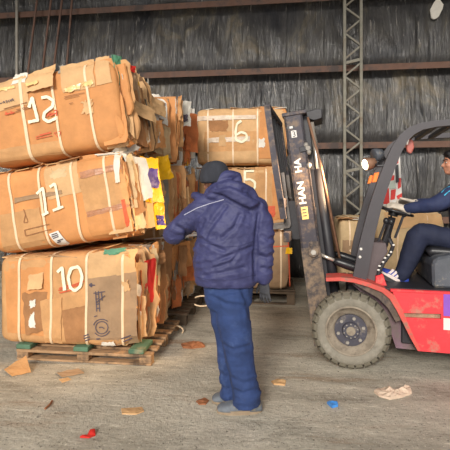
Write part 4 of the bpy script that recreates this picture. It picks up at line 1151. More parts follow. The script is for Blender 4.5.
# --- mast
YM = 0.21
def mastx(t):                # centre line of the near channel in the photo: t 0 top .. 1 bottom
    return None
top_l, top_r = FL(282, 114, YM), FL(303, 111.5, YM)
mid_l, mid_r = FL(304, 270, YM), FL(322.5, 264, YM)
axis_m = ((mid_l + mid_r) / 2 - (top_l + top_r) / 2); axis_m = Vector((axis_m.x, 0, axis_m.z)).normalized()
mw = 0.172
tc_ = (top_l + top_r) / 2; tc_ = Vector((tc_.x, 0, tc_.z))
Lm = (tc_.z - 0.13) / -axis_m.z
def MP(s, y, off=0.0):       # s metres down the mast from the top, off towards the truck
    perp = Vector((-axis_m.z, 0, axis_m.x))
    if perp.x < 0: perp = -perp
    p = tc_ + axis_m * s + perp * off
    return Vector((p.x, y, p.z))
YF = WW - YM - 0.09
SPL = 1.28
for y0 in (YM, YF):
    inner = 1 if y0 < 0.5 else -1
    bm = NB()                                     # web plate with two flanges turned inwards = a channel
    sweep_rect(bm, [MP(0, 0), MP(SPL, 0)], mw, (0, 1, 0), 0.018, y0 if inner > 0 else y0 + 0.072)
    for e in (-1, 1):
        sweep_rect(bm, [MP(0, 0, e * (mw / 2 - 0.01)), MP(Lm, 0, e * (mw / 2 - 0.01))], 0.02, (0, 1, 0), 0.09, y0)
    ch = obj('outer_mast_channel', bm, m_mast, fork)
    bm = NB(); sweep_rect(bm, [MP(SPL - 0.01, 0), MP(Lm, 0)], mw + 0.004, (0, 1, 0), 0.022, (y0 - 0.002) if inner > 0 else y0 + 0.07); obj('mast_mud', bm, m_mast_low, ch, label='mud-caked lower mast')
    bm = NB(); sweep_rect(bm, [MP(0.03, 0, 0.075), MP(Lm - 0.15, 0, 0.075)], 0.11, (0, 1, 0), 0.05, y0 + 0.10 if inner > 0 else y0 - 0.06); obj('inner_mast_channel', bm, m_black, fork)
    yc = y0 + (0.115 if inner > 0 else -0.03)
    bm = NB(); tube(bm, [MP(0.1, yc, 0.16), MP(0.9, yc, 0.16)], 0.022, 12); obj('lift_rod', bm, m_chrome, fork, smooth=True)
    bm = NB(); tube(bm, [MP(0.55, yc, 0.16), MP(Lm - 0.1, yc, 0.16)], 0.045, 14); obj('lift_cylinder', bm, m_black, fork, smooth=True)
    bm = NB(); tube(bm, [MP(0.05, yc + 0.06, 0.13), MP(0.5, yc + 0.06, 0.17), MP(1.35, yc + 0.06, 0.23)], 0.012, 8); obj('hydraulic_hose', bm, m_brass, fork, smooth=True)
    bm = NB(); tube(bm, [MP(0.05, yc - 0.03, 0.13), MP(0.5, yc - 0.03, 0.19), MP(1.45, yc - 0.03, 0.25)], 0.012, 8); obj('hydraulic_hose', bm, m_brass, fork, smooth=True)
bm = NB()
P4 = [MP(-0.01, YM - 0.01, -mw / 2 - 0.015), MP(-0.01, YM - 0.01, mw / 2 + 0.04), MP(-0.01, YF + 0.1, mw / 2 + 0.04), MP(-0.01, YF + 0.1, -mw / 2 - 0.015)]
prism(bm, P4, axis_m * 0.035, 0.004); obj('top_crossbeam', bm, m_mast, fork)
bm = NB(); prism(bm, [FL(px, py, 0.42) for px, py in [(300, 113), (318, 108.5), (322, 109), (322, 118), (314, 120.5), (303, 117)]], (0, 0.35, 0), 0.006); obj('hose_guard', bm, m_black, fork)
for s_ in (0.9, 1.75):
    bm = NB(); q0 = MP(s_, YM + 0.08, 0.03); q1 = MP(s_ + 0.09, YF, 0.09); box(bm, (min(q0.x, q1.x), YM + 0.08, q1.z), (max(q0.x, q1.x), YF, q0.z), 0.006); obj('mast_crossbar', bm, m_black, fork)
bm = NB(); prism(bm, [FL(px, py, YM - 0.012) for px, py in [(299, 147), (311, 145), (312, 150), (300, 152.5)]], (0, 0.1, 0), 0.004); br = obj('cylinder_bracket', bm, m_black, fork)
bm = NB(); cyl(bm, FL(308, 148, YM - 0.02), FL(308, 148, YM + 0.05), 0.022, n=12); obj('bracket_nut', bm, m_bolt, br)
for px, py in ((306, 145), (309, 152), (309, 165)):
    bm = NB(); ellipsoid(bm, FL(px, py, YM + 0.0), 0.022, 0.02, 0.026, seg=10); obj('hose_fitting', bm, m_bolt, br)
bm = NB(); cyl(bm, FL(313.5, 252, YM - 0.035), FL(313.5, 252, YM + 0.05), 0.045, 0.055, n=16); pv = obj('tilt_pivot', bm, m_mast_low, fork)
bm = NB(); cyl(bm, FL(313.5, 252.5, YM - 0.05), FL(313.5, 252.5, YM - 0.02), 0.026, n=6); obj('pivot_bolt', bm, m_bolt, pv)
bm = NB(); prism(bm, [FL(px, py, YM - 0.01) for px, py in [(309, 242), (318, 241), (321, 257), (312, 261)]], (0, 0.05, 0), 0.006); obj('pivot_plate', bm, m_mast_low, pv)
# tilt cylinders
for yq, dpx, dpy in ((0.25, 0, 0), (WW - 0.30, 0, 0)):
    a, b, c_ = FL(318, 253.5, 0.25), FL(337, 261.5, 0.25), FL(362, 270, 0.25)
    for v in (a, b, c_): v.y = yq
    bm = NB(); tube(bm, [a, b], 0.017, 12); obj('tilt_rod', bm, m_chrome, fork, smooth=True)
    bm = NB(); limb(bm, [(b, 0.034), (b.lerp(c_, 0.35), 0.042), (c_, 0.04)], 14); obj('tilt_cylinder', bm, m_vinyl, fork, smooth=True)
# lettering on the mast
def mast_text(body, s0, size, off, mat, nm='lettering', rot90=True, sx=1.0):
    vs, fs = text_mesh(body, size, 0.003)
    perp = (MP(0, 0, 1) - MP(0, 0, 0))
    bm = NB()
    def fn(v):
        p = MP(s0, YM - 0.003) + perp * off
        if rot90: q = p - axis_m * (v.x * sx) - perp * v.y
        else: q = p + perp * v.x * sx - axis_m * v.y
        return q
    add_mapped(bm, vs, fs, fn)
    return obj(nm, bm, mat, fork)
def s_of(px, py):
    return (FL(px, py, YM) - tc_).dot(axis_m)
mast_text('HAN', s_of(302, 204.5), 0.086, 0.014, m_white, sx=1.16)
mast_text('HA', s_of(297, 173), 0.086, 0.014, m_white, sx=1.1)
bm = NB(); sweep_rect(bm, [MP(s_of(303, 207), 0, -0.01), MP(s_of(304, 219.5), 0, -0.01)], 0.06, (0, 1, 0), 0.004, YM - 0.004); lg = obj('logo_plate', bm, m_logo, fork, label='worn yellow logo')
bm = NB()
for i in range(3):
    s0 = s_of(303.5, 209.5 + i * 3.2)
    sweep_rect(bm, [MP(s0, 0, -0.028), MP(s0, 0, 0.008)], 0.008, (0, 1, 0), 0.003, YM - 0.0065)
obj('logo_mark', bm, m_mast, lg)
bm = NB(); sweep_rect(bm, [MP(s_of(291, 131), 0, -0.012), MP(s_of(292, 138), 0, -0.012)], 0.05, (0, 1, 0), 0.004, YM - 0.004); lb = obj('capacity_label', bm, m_white, fork)
vs, fs = text_mesh('3', 0.075); bm = NB(); perp = (MP(0, 0, 1) - MP(0, 0, 0))
add_mapped(bm, vs, fs, lambda v: MP(s_of(292, 137.3), YM - 0.0055, -0.030) + perp * v.x - axis_m * v.y); obj('numeral', bm, m_black, lb)
bm = NB(); sweep_rect(bm, [MP(s_of(290, 126.2), 0, -0.034), MP(s_of(290, 129), 0, -0.034)], 0.07, (0, 1, 0), 0.003, YM - 0.004); obj('label_symbol', bm, m_vinyl, fork)
bm = NB(); sweep_rect(bm, [MP(s_of(290, 126.6), 0, -0.03), MP(s_of(290, 128.8), 0, -0.03)], 0.03, (0, 1, 0), 0.002, YM - 0.006); obj('label_symbol', bm, m_white, fork)

# --- carriage, load backrest and forks
def post(px_pts, y, w_, th, mat, nm):
    pts = [FL(px, py, 0.06) for px, py in px_pts]
    bm = NB(); sweep_rect(bm, [(p.x, 0, p.z) for p in pts], w_, (0, 1, 0), th, y); return obj(nm, bm, mat, fork)
near = [(267, 106), (276, 172), (283.5, 219)]
for y in (0.05, WW - 0.10):
    post(near, y, 0.055, 0.05, m_mast, 'backrest_post')
n0, n1 = FL(*near[0], 0.06), FL(*near[2], 0.06)
for k, y in enumerate([0.26, 0.46, 0.64, 0.84]):
    bm = NB(); sweep_rect(bm, [(n0.x, 0, n0.z), (n1.x, 0, n1.z)], 0.03, (0, 1, 0), 0.03, y); obj('backrest_bar', bm, m_black, fork)
for tt, ww_ in ((0.01, 0.05), (0.86, 0.09), (1.16, 0.09)):
    q = n0.lerp(n1, tt)
    bm = NB(); box(bm, (q.x - 0.025, 0.05, q.z - ww_ / 2), (q.x + 0.03, WW - 0.05, q.z + ww_ / 2), 0.005); obj('backrest_top_bar' if tt < 0.5 else 'carriage_bar', bm, m_mast, fork)
for y in (0.30, WW - 0.38):
    q0 = n0.lerp(n1, 0.84); q1 = n0.lerp(n1, 1.2)
    bm = NB(); box(bm, (q0.x, y, q1.z), (q1.x + 0.16, y + 0.07, q0.z), 0.005); obj('carriage_roller_arm', bm, m_black, fork)
hd = FL(287.5, 224, 0.33)
tip = FL(146, 238.5, 0.33)
m_fork = material('fork_steel', srgb(126, 120, 116), 0.4, metal=0.6, var=0.2, scale=6, bump=0.15, dirt=srgb(100, 82, 68), dirt_amt=0.35)
for y in (0.27, WW - 0.37):
    bm = NB()
    d = Vector((tip.x - hd.x, 0, tip.z - hd.z)); ll = d.length; d.normalize(); up = Vector((d.z, 0, -d.x)); up = up if up.z > 0 else -up
    base = Vector((hd.x, y, hd.z))
    prof = [(0.03, 0.04), (0.03, -0.0), (0.0, -0.035), (0.06 - 0.12, -0.04)]
    pts = [base + up * 0.50 - d * 0.035, base + up * 0.50 + d * 0.0, base + up * 0.02 + d * 0.005, base + d * 0.03 + up * 0.0, base + d * ll, base + d * ll - up * 0.012, base + d * 0.3 - up * 0.038, base - d * 0.02 - up * 0.038, base - d * 0.04 - up * 0.01]
    prism(bm, pts, (0, 0.10, 0), 0.003)
    obj('fork_blade', bm, m_fork, fork)
# ------------------------------------------------------------------ people
m_skin = material('skin', srgb(196, 138, 112), 0.55, var=0.06, scale=12, bump=0.05)
m_jacket = material('navy_jacket', srgb(58, 60, 102), 0.62, var=0.14, scale=7, bump=0.8, bscale=5.5, bdist=0.05, stretch=(0.9, 0.9, 1.3))
m_jeans = material('blue_work_trousers', srgb(40, 60, 106), 0.85, var=0.2, scale=8, bump=0.7, bscale=7, bdist=0.04, stretch=(0.9, 0.9, 1.3), dirt=srgb(62, 82, 128), dirt_amt=0.2, dirt_scale=5)
m_beanie = material('dark_knit', srgb(50, 52, 60), 0.95, var=0.2, scale=25, bump=0.5, bscale=90, stretch=(1, 1, 0.3))
m_glove = material('grey_glove', srgb(70, 70, 74), 0.85, var=0.2, scale=14, bump=0.4, bscale=60, dirt=srgb(56, 56, 62), dirt_amt=0.4, dirt_scale=12)
m_shoe = material('dusty_shoe', srgb(110, 116, 124), 0.85, var=0.2, scale=14, bump=0.3, bscale=40, dirt=srgb(146, 138, 122), dirt_amt=0.35, dirt_scale=12)
m_sole = material('dusty_sole', srgb(150, 132, 110), 0.9, var=0.15, scale=14, bump=0.3)
m_navy = material('driver_navy', srgb(40, 50, 86), 0.75, var=0.15, scale=7, bump=0.25, bscale=26, bdist=0.02)
m_navy2 = material('driver_trousers', srgb(30, 36, 60), 0.8, var=0.15, scale=7, bump=0.25, bscale=26, bdist=0.02)
m_cyan = material('cyan_stripe', srgb(80, 190, 226), 0.6, var=0.08, bump=0)
m_hair = material('black_hair', srgb(30, 26, 28), 0.6, var=0.3, scale=30, bump=0.5, bscale=80, stretch=(1, 1, 0.3))
m_wglove = material('off_white_glove', srgb(206, 194, 180), 0.85, var=0.15, scale=14, bump=0.4, bscale=60)
m_bshoe = material('blue_suede', srgb(42, 66, 160), 0.75, var=0.12, scale=14, bump=0.2)
m_wsole = material('white_sole', srgb(232, 214, 208), 0.6, var=0.06, scale=14, bump=0.1)
m_eye = material('eye_white', srgb(226, 222, 216), 0.3, var=0, bump=0)
m_dark = material('dark_iris', srgb(40, 30, 26), 0.3, var=0, bump=0)

def fold(co, n, f1=7.0, f2=18.0, a1=0.011, a2=0.004, ax=(0.35, 0.35, 1.0), sd=0.0):
    q = Vector((co.x * ax[0] + 0.3 * co.z, co.y * ax[1], co.z * ax[2] - 0.4 * co.x))
    r = 1 - abs(noise.noise(q * f1 + Vector((sd, sd, 0)))) * 2.2
    return a1 * (r - 0.45) + a2 * noise.noise(Vector((co.x, co.y, co.z)) * f2)

def hand(bm, W, fwd, pn, side, curl=0.35, size=1.0, spread=0.12, curls=None):
    """palm and five fingers. W wrist, fwd towards the fingers, pn out of the back of the hand, side = towards the thumb"""
    fwd = fwd.normalized(); side = (side - fwd * side.dot(fwd)).normalized(); pn = (pn - fwd * pn.dot(fwd) - side * pn.dot(side)).normalized()
    S = size
    loft(bm, [(W - fwd * 0.03 * S, 0.030 * S, 0.024 * S, side), (W + fwd * 0.01 * S, 0.033 * S, 0.023 * S, side), (W + fwd * 0.05 * S, 0.043 * S, 0.020 * S, side), (W + fwd * 0.085 * S, 0.045 * S, 0.018 * S, side), (W + fwd * 0.10 * S, 0.040 * S, 0.013 * S, side)], 14, side)
    for i, (o_, ln) in enumerate(((0.033, 0.078), (0.011, 0.088), (-0.012, 0.082), (-0.034, 0.064))):
        cu = (curls[i] if curls else curl)
        p = W + fwd * (0.088 * S) + side * (o_ * S)
        d = (fwd + side * (o_ / 0.033 * spread)).normalized()
        pts = [(p - d * 0.02 * S, 0.0098 * S)]
        for k, fr in enumerate((0.45, 0.30, 0.25)):
            d = (Matrix.Rotation(cu * (0.7 + 0.3 * k), 3, side) @ d) if pn.dot(Matrix.Rotation(0.1, 3, side) @ fwd) < 0 else (Matrix.Rotation(-cu * (0.7 + 0.3 * k), 3, side) @ d)
            p = p + d * (ln * fr * S)
            pts.append((p, (0.0098 - 0.0009 * k) * S))
        limb(bm, pts, 10, side, 2)
    d = (fwd * 0.75 + side * 0.7 - pn * 0.25).normalized()
    p = W + fwd * 0.02 * S + side * 0.024 * S
    limb(bm, [(p, 0.015 * S), (p + d * 0.04 * S, 0.0125 * S), (p + d * 0.068 * S + fwd * 0.008 * S, 0.011 * S), (p + d * 0.085 * S + fwd * 0.026 * S, 0.0095 * S)], 10, pn, 3)
def shoe(parent, heel, toe, side, mat_u, mat_s, hgt=0.10, wd=0.052, up=Vector((0, 0, 1)), name='shoe'):
    """heel and toe at sole level (in the frame of the person)"""
    d = (toe - heel); Ln = d.length; d.normalize(); upv = (up - d * up.dot(d)).normalized(); sd = upv.cross(d)
    prof = [(-0.02, 0.6, 0.50), (0.04, 0.8, 0.75), (0.16, 0.92, 1.0), (0.30, 0.92, 1.0), (0.45, 0.95, 0.80), (0.62, 1.05, 0.62), (0.78, 1.06, 0.52), (0.90, 0.92, 0.44), (0.97, 0.70, 0.34), (1.0, 0.4, 0.22)]
    bm = NB(); rows = []
    for t, w_, h_ in prof:
        c_ = heel + d * (Ln * t)
        row = []
        for k in range(14):
            an = pi * k / 13
            row.append(bm.verts.new(c_ + sd * (wd * w_ * math.copysign(abs(cos(an)) ** 0.7, cos(an))) + upv * (0.02 + (hgt * h_ - 0.02) * max(0.0, sin(an)) ** 0.75)))
        rows.append(row)
    for i in range(len(rows) - 1):
        for k in range(13):
            bm.faces.new((rows[i][k], rows[i][k + 1], rows[i + 1][k + 1], rows[i + 1][k]))
        bm.faces.new((rows[i][0], rows[i + 1][0], rows[i + 1][13], rows[i][13]))
    bm.faces.new(rows[0]); bm.faces.new(rows[-1][::-1])
    s_ = obj(name, bm, mat_u, parent, smooth=True)
    bm = NB(); n = 24; pts = []
    for k in range(n):
        an = 2 * pi * k / n
        t = 0.49 + 0.52 * cos(an); w_ = wd * 1.14 * math.copysign(abs(sin(an)) ** 0.6, sin(an)) * (0.92 + 0.14 * cos(an))
        pts.append(heel + d * (Ln * t) + sd * w_)
    prism(bm, pts, upv * 0.028, 0.004); obj('sole', bm, mat_s, s_)
    return s_, d, upv, sd

# ------------------------------------------------------------------ worker seen from behind
WB = WZ(238, 410)
man = root('person', 'worker in navy hooded jacket, blue trousers and dark beanie, seen from behind', 'person', WB)
def M(px, py, d): return WD(px, py, d) - WB
J = {}
j_neck = M(228, 194, 3.04)
# body (continuous, under the clothes)
bm = NB()
loft(bm, [(M(228, 296, 3.04), 0.12, 0.09), (M(228, 278, 3.04), 0.14, 0.10), (M(228, 250, 3.03), 0.14, 0.10), (M(229, 222, 3.03), 0.16, 0.10), (M(230, 208, 3.04), 0.15, 0.08), (M(229, 200, 3.05), 0.08, 0.065), (M(224, 190, 3.06), 0.055, 0.06), (M(219, 182, 3.07), 0.06, 0.07), (M(216, 174, 3.07), 0.074, 0.088), (M(215, 168, 3.07), 0.068, 0.084), (M(215, 164, 3.07), 0.04, 0.05)], 18, (1, 0, 0))
ellipsoid(bm, M(205.5, 180, 3.14), 0.017, 0.02, 0.02)                     # nose
ellipsoid(bm, M(209, 186, 3.12), 0.04, 0.045, 0.035)                     # jaw
ellipsoid(bm, M(221.5, 179, 3.0), 0.012, 0.018, 0.03)                     # ear
limb(bm, [(M(205, 208, 3.05), 0.055), (M(176, 234, 3.14), 0.04), (M(187, 229.5, 3.33), 0.03)], 12)
limb(bm, [(M(256, 208, 3.02), 0.055), (M(265, 243, 3.0), 0.045), (M(265, 278, 3.0), 0.033)], 12)
limb(bm, [(M(224, 290, 3.0), 0.085), (M(236, 345, 2.98), 0.065), (M(246, 400, 2.99), 0.045)], 12)
limb(bm, [(M(222, 290, 3.08), 0.085), (M(226, 345, 3.10), 0.065), (M(231, 392, 3.12), 0.045)], 12)
obj('body', remeshed(bm, 0.012, 3), m_skin, man, smooth=True)
# jacket
bm = NB()
loft(bm, [(M(226, 285, 3.03), 0.205, 0.15), (M(226, 281, 3.03), 0.222, 0.165), (M(225.5, 262, 3.03), 0.228, 0.168), (M(227, 240, 3.03), 0.228, 0.165), (M(229, 222, 3.03), 0.226, 0.158), (M(231, 209, 3.03), 0.21, 0.14), (M(231, 201, 3.035), 0.165, 0.115), (M(229, 194, 3.04), 0.11, 0.10), (M(227, 186, 3.05), 0.092, 0.095), (M(226, 181, 3.06), 0.084, 0.09)], 22, (1, 0, 0))
limb(bm, [(M(212, 208, 3.04), 0.085), (M(204, 208, 3.05), 0.088), (M(188, 221, 3.09), 0.084), (M(174.5, 233.5, 3.13), 0.080), (M(175, 233, 3.2), 0.07), (M(187, 229, 3.33), 0.055)], 16)
limb(bm, [(M(248, 206, 3.03), 0.08), (M(257, 209, 3.02), 0.082), (M(262.5, 226, 3.0), 0.074), (M(264, 243, 2.99), 0.07), (M(264, 262, 2.99), 0.064), (M(264, 277, 3.0), 0.056)], 16)
# hood lying on the back and turned-up collar
limb(bm, [(M(212, 196, 3.0), 0.04), (M(222, 189, 2.96), 0.05), (M(236, 188, 2.94), 0.055), (M(249, 193, 2.97), 0.045), (M(256, 201, 3.0), 0.035)], 14)
limb(bm, [(M(226, 190, 2.94), 0.05), (M(238, 196, 2.90), 0.058), (M(248, 203, 2.91), 0.05), (M(255, 206, 2.95), 0.035)], 14)
limb(bm, [(M(209, 193, 3.03), 0.03), (M(219, 181, 2.99), 0.035), (M(229, 175.5, 2.99), 0.038), (M(236, 178, 3.02), 0.04), (M(238, 186, 3.0), 0.04)], 14)
limb(bm, [(M(201, 199, 3.06), 0.035), (M(196, 196, 3.1), 0.03), (M(193.5, 196.5, 3.12), 0.022)], 12)
def creaser(lines, amp, wid=1.5):
    segs = [(Vector(a), Vector(b)) for ln in lines for a, b in zip(ln[:-1], ln[1:])]
    def fn(co, n):
        p = co + WB - EYEV
        if n.dot(p.normalized()) > 0.1: return 0.0
        d_ = p.dot(FW); q = Vector((225 + FPX * p.dot(RT) / d_, HOR - FPX * p.z / d_))
        best = 99.0
        for a, b in segs:
            ab = b - a; t = min(1.0, max(0.0, (q - a).dot(ab) / ab.length_squared))
            dd = (q - a - ab * t).length
            if dd < best: best = dd
        if best > 9: return 0.0
        return amp * (-exp(-(best / wid) ** 2) + 0.55 * exp(-((best - 3.6) / 2.0) ** 2))
    return fn
jcrease = creaser([[(226, 206), (214, 222), (206, 236)], [(183, 244), (200, 238), (213, 246), (224, 251)], [(198, 264), (215, 262), (236, 253), (255, 246)], [(204, 276), (225, 272), (244, 268)],
                   [(259, 214), (256, 232), (255, 255), (254, 279)], [(208, 192), (222, 196), (236, 204), (250, 211), (259, 206)], [(216, 188), (230, 186), (244, 190)], [(204, 220), (197, 234), (193, 246)],
                   [(176, 226), (186, 232), (190, 240)], [(240, 215), (234, 228), (222, 238)], [(262, 236), (268, 240), (273, 238)], [(260, 256), (267, 258), (272, 255)], [(262, 268), (268, 270), (272, 268)], [(240, 250), (232, 262), (214, 268)]], 0.0095, 1.9)
def jdisp(co, n):
    return jcrease(co, n) + 0.6 * fold(co, n, 6.5, 20, 0.017, 0.005) + 0.006 * (0.5 - abs(nz(co.x * 9 + co.z * 7, co.y * 6, co.z * 16)) * 2) 
jm = remeshed(bm, 0.008, 6, jdisp)
jk = obj('jacket', jm, m_jacket, man, smooth=True)
bvh = BVHTree.FromPolygons([v.co + OFF[jk.name] for v in jm.vertices], [tuple(p.vertices) for p in jm.polygons])
def on_jacket(px, py, off=0.004):
    o_ = EYEV - WB; d = ray(px, py).normalized()
    h = bvh.ray_cast(o_, d)
    return (h[0] - d * off) if h[0] is not None else None
def ribbon(parent, nm, mat, px_pts, w_, off=0.004, hitf=on_jacket):
    bm = NB(); prev = None; dense = []
    for (a, b) in zip(px_pts[:-1], px_pts[1:]):
        n = max(2, int(Vector((b[0] - a[0], b[1] - a[1])).length / 1.5))
        for i in range(n): dense.append((lerp(a[0], b[0], i / n), lerp(a[1], b[1], i / n)))
    dense.append(px_pts[-1])
    for i, p in enumerate(dense):
        q = dense[min(i + 1, len(dense) - 1)]; r_ = dense[max(i - 1, 0)]
        t = Vector((q[0] - r_[0], q[1] - r_[1])).normalized(); nn = Vector((-t.y, t.x)) * w_ / 2
        A, B = hitf(p[0] + nn.x, p[1] + nn.y, off), hitf(p[0] - nn.x, p[1] - nn.y, off)
        if A is None or B is None or (A - B).length > 0.1: prev = None; continue
        cur = [bm.verts.new(A), bm.verts.new(B)]
        if prev: bm.faces.new((prev[0], prev[1], cur[1], cur[0]))
        prev = cur
    if len(bm.faces): return obj(nm, bm, mat, parent)
ribbon(jk, 'reflective_piping', material('piping_grey', srgb(176, 176, 196), 0.5, var=0.05, bump=0), [(184, 215), (197, 208), (210, 203.5), (224, 199.5)], 0.7)
m_seam = material('jacket_seam', srgb(48, 50, 88), 0.8, var=0.1, bump=0)
ribbon(jk, 'back_seam', m_seam, [(206, 243), (222, 247), (240, 246), (254, 241)], 0.7, 0.002)
ribbon(jk, 'hem_seam', m_seam, [(195, 277), (210, 280), (232, 280), (256, 275)], 0.8, 0.002)
# trousers
bm = NB()
loft(bm, [(M(228, 276, 3.03), 0.175, 0.125), (M(228.5, 288, 3.03), 0.176, 0.132), (M(228, 300, 3.03), 0.168, 0.13), (M(228, 309, 3.03), 0.14, 0.11)], 20, (1, 0, 0))
limb(bm, [(M(231, 292, 2.99), 0.115), (M(233, 316, 2.98), 0.118), (M(237.5, 345, 2.965), 0.108), (M(242.5, 374, 2.965), 0.098), (M(246.5, 396, 2.975), 0.098), (M(247.5, 403.5, 2.98), 0.102)], 18, (1, 0, 0), 4, False)
limb(bm, [(M(222, 292, 3.08), 0.115), (M(226, 320, 3.085), 0.108), (M(229.5, 350, 3.09), 0.092), (M(231, 376, 3.10), 0.085), (M(232, 389, 3.11), 0.085), (M(232, 395, 3.12), 0.086)], 18, (1, 0, 0), 4, False)
tcrease = creaser([[(212, 296), (226, 304), (246, 306)], [(222, 344), (234, 350), (250, 346)], [(230, 378), (244, 384), (258, 379)],
                   [(232, 390), (244, 394), (260, 388)], [(221, 346), (227, 368), (232, 400)], [(219, 372), (225, 378), (228, 376)], [(220, 386), (226, 390), (231, 388)], [(240, 286), (246, 300), (250, 318)]], 0.0075, 1.9)
def tdisp(co, n):
    z = co.z
    low = max(0.0, 1 - z / 0.5)
    return tcrease(co, n) + 0.6 * fold(co, n, 6.0, 16, 0.010 + 0.016 * low, 0.004, (0.25, 0.25, 1.0 + 0.8 * low), 4.0)
tm = remeshed(bm, 0.0085, 5, tdisp)
tr = obj('trousers', tm, m_jeans, man, smooth=True)
# beanie
bm = NB()
tilt = Matrix.Rotation(radians(-18), 3, 'Y')
hc = M(216, 175.5, 3.05)
loft(bm, [(hc + Vector((-0.012, 0.01, -0.055)), 0.100, 0.108), (hc + Vector((-0.012, 0.01, -0.02)), 0.110, 0.116), (hc + Vector((-0.008, 0.005, 0.02)), 0.104, 0.112), (hc + Vector((0.0, 0, 0.055)), 0.095, 0.102), (hc + Vector((0.004, 0, 0.083)), 0.072, 0.08), (hc + Vector((0.005, 0, 0.1)), 0.038, 0.045), (hc + Vector((0.005, 0, 0.106)), 0.01, 0.01)], 22, (1, 0, 0))
bn = obj('beanie', remeshed(bm, 0.009, 3, lambda co, n: 0.002 * nz(co.x * 30, co.y * 30, co.z * 30)), m_beanie, man, smooth=True)
# gloves
bm = NB(); gw_ = M(264.5, 280, 3.0)
hand(bm, gw_, Vector((0.0, 0.05, -1)), Vector((0.25, -0.95, 0)), Vector((-0.8, 0.5, -0.1)), 0.22, 0.98, 0.10)
loft(bm, [(gw_ + Vector((0, 0, 0.035)), 0.042, 0.036), (gw_ + Vector((0, 0, 0.0)), 0.04, 0.034), (gw_ + Vector((0, 0, -0.02)), 0.038, 0.03)], 12)
obj('glove', remeshed(bm, 0.0042, 2), m_glove, man, smooth=True)
bm = NB(); gw2 = M(187.5, 228.5, 3.36)
hand(bm, gw2, Vector((0.1, 1, 0.05)), Vector((-0.2, 0, 1)), Vector((1, 0.1, 0.2)), 0.4, 0.98, 0.10)
loft(bm, [(gw2 + Vector((0, -0.04, 0)), 0.042, 0.036), (gw2 + Vector((0, 0.0, 0)), 0.04, 0.034), (gw2 + Vector((0, 0.02, 0)), 0.038, 0.03)], 12)
obj('glove', remeshed(bm, 0.0045, 2), m_glove, man, smooth=True)
# shoes
h1 = WZ(261, 411) - WB; t1 = WZ(217, 411.5) - WB
h1.z = t1.z = -WB.z
shoe(man, h1, t1, None, m_shoe, m_sole, 0.115, 0.056)
h2 = WZ(247, 401) - WB; t2 = WZ(212, 401.5) - WB; h2.z = t2.z = -WB.z
shoe(man, h2, t2, None, m_shoe, m_sole, 0.115, 0.056)

# ------------------------------------------------------------------ driver
DB = TO + Matrix.Rotation(TROT, 3, 'Z') @ Vector((1.0, 0.55, 0.74))
drv = root('person', 'forklift driver in navy workwear and white gloves, hands on the steering wheel', 'person', DB, TROT)
def D(px, py, yl): return FL(px, py, yl) - Vector((1.0, 0.55, 0.74))
YN, YFm = 0.38, 0.70                           # near and far side of the body
hip = D(470, 244, 0.54); chest = D(466, 205, 0.54); nk = D(462, 184, 0.54); hd_ = D(454.5, 163, 0.54)
head_r = 0.095
bm = NB()
loft(bm, [(hip + Vector((0, 0, -0.06)), 0.11, 0.15), (hip + Vector((0, 0, 0.06)), 0.11, 0.15), (chest + Vector((0, 0, -0.1)), 0.10, 0.15), (chest, 0.10, 0.16), (chest + Vector((0, 0, 0.10)), 0.075, 0.12), (nk + Vector((0.01, 0, 0.0)), 0.055, 0.058), (nk + Vector((-0.005, 0, 0.06)), 0.052, 0.054)], 18, (1, 0, 0))
# head with a face looking left (-x)
ellipsoid(bm, hd_ + Vector((0.012, 0, 0.035)), 0.098, 0.076, 0.095, seg=20)
ellipsoid(bm, hd_ + Vector((-0.022, 0, -0.03)), 0.068, 0.062, 0.085, seg=18)
ellipsoid(bm, hd_ + Vector((-0.055, 0, -0.085)), 0.03, 0.035, 0.025)        # chin
ellipsoid(bm, hd_ + Vector((-0.078, 0, 0.022)), 0.014, 0.05, 0.013)         # brow
limb(bm, [(hd_ + Vector((-0.082, 0, 0.008)), 0.009), (hd_ + Vector((-0.096, 0, -0.012)), 0.012), (hd_ + Vector((-0.104, 0, -0.026)), 0.013)], 10, (0, 1, 0), 2)
ellipsoid(bm, hd_ + Vector((-0.084, 0, -0.052)), 0.013, 0.026, 0.007)       # upper lip
ellipsoid(bm, hd_ + Vector((-0.081, 0, -0.064)), 0.012, 0.022, 0.008)       # lower lip
for e in (-1, 1):
    ellipsoid(bm, hd_ + Vector((0.018, e * 0.076, -0.01)), 0.02, 0.011, 0.032)
    ellipsoid(bm, hd_ + Vector((-0.058, e * 0.036, -0.025)), 0.025, 0.025, 0.025)
# arms and legs under the clothes
AN = [D(459, 191, 0.36), D(436, 204, 0.30), D(406, 209, 0.42)]
AF = [D(464, 197, 0.74), D(440, 205, 0.78), D(416, 203.5, 0.66)]
LN = [D(466, 242, 0.44), D(420, 234, 0.40), D(402, 274, 0.42)]
LF = [D(466, 243, 0.64), D(424, 233, 0.70), D(404, 272, 0.70)]
for A_ in (AN, AF): limb(bm, [(A_[0], 0.05), (A_[1], 0.042), (A_[2], 0.03)], 12)
for A_ in (LN, LF): limb(bm, [(A_[0], 0.075), (A_[1], 0.055), (A_[2], 0.042)], 12)
obj('body', remeshed(bm, 0.0075, 3), m_skin, drv, smooth=True)
for e in (-1, 1):
    bm = NB(); ellipsoid(bm, hd_ + Vector((-0.077, e * 0.031, 0.003)), 0.008, 0.012, 0.005, seg=10); ey = obj('eye', bm, m_eye, drv, smooth=True)
    bm = NB(); ellipsoid(bm, hd_ + Vector((-0.0835, e * 0.031, 0.003)), 0.003, 0.006, 0.006, seg=8); obj('iris', bm, m_dark, ey)
    bm = NB(); limb(bm, [(hd_ + Vector((-0.086, e * 0.014, 0.026)), 0.005), (hd_ + Vector((-0.084, e * 0.035, 0.031)), 0.0055), (hd_ + Vector((-0.07, e * 0.054, 0.026)), 0.004)], 8); obj('eyebrow', bm, m_hair, drv)
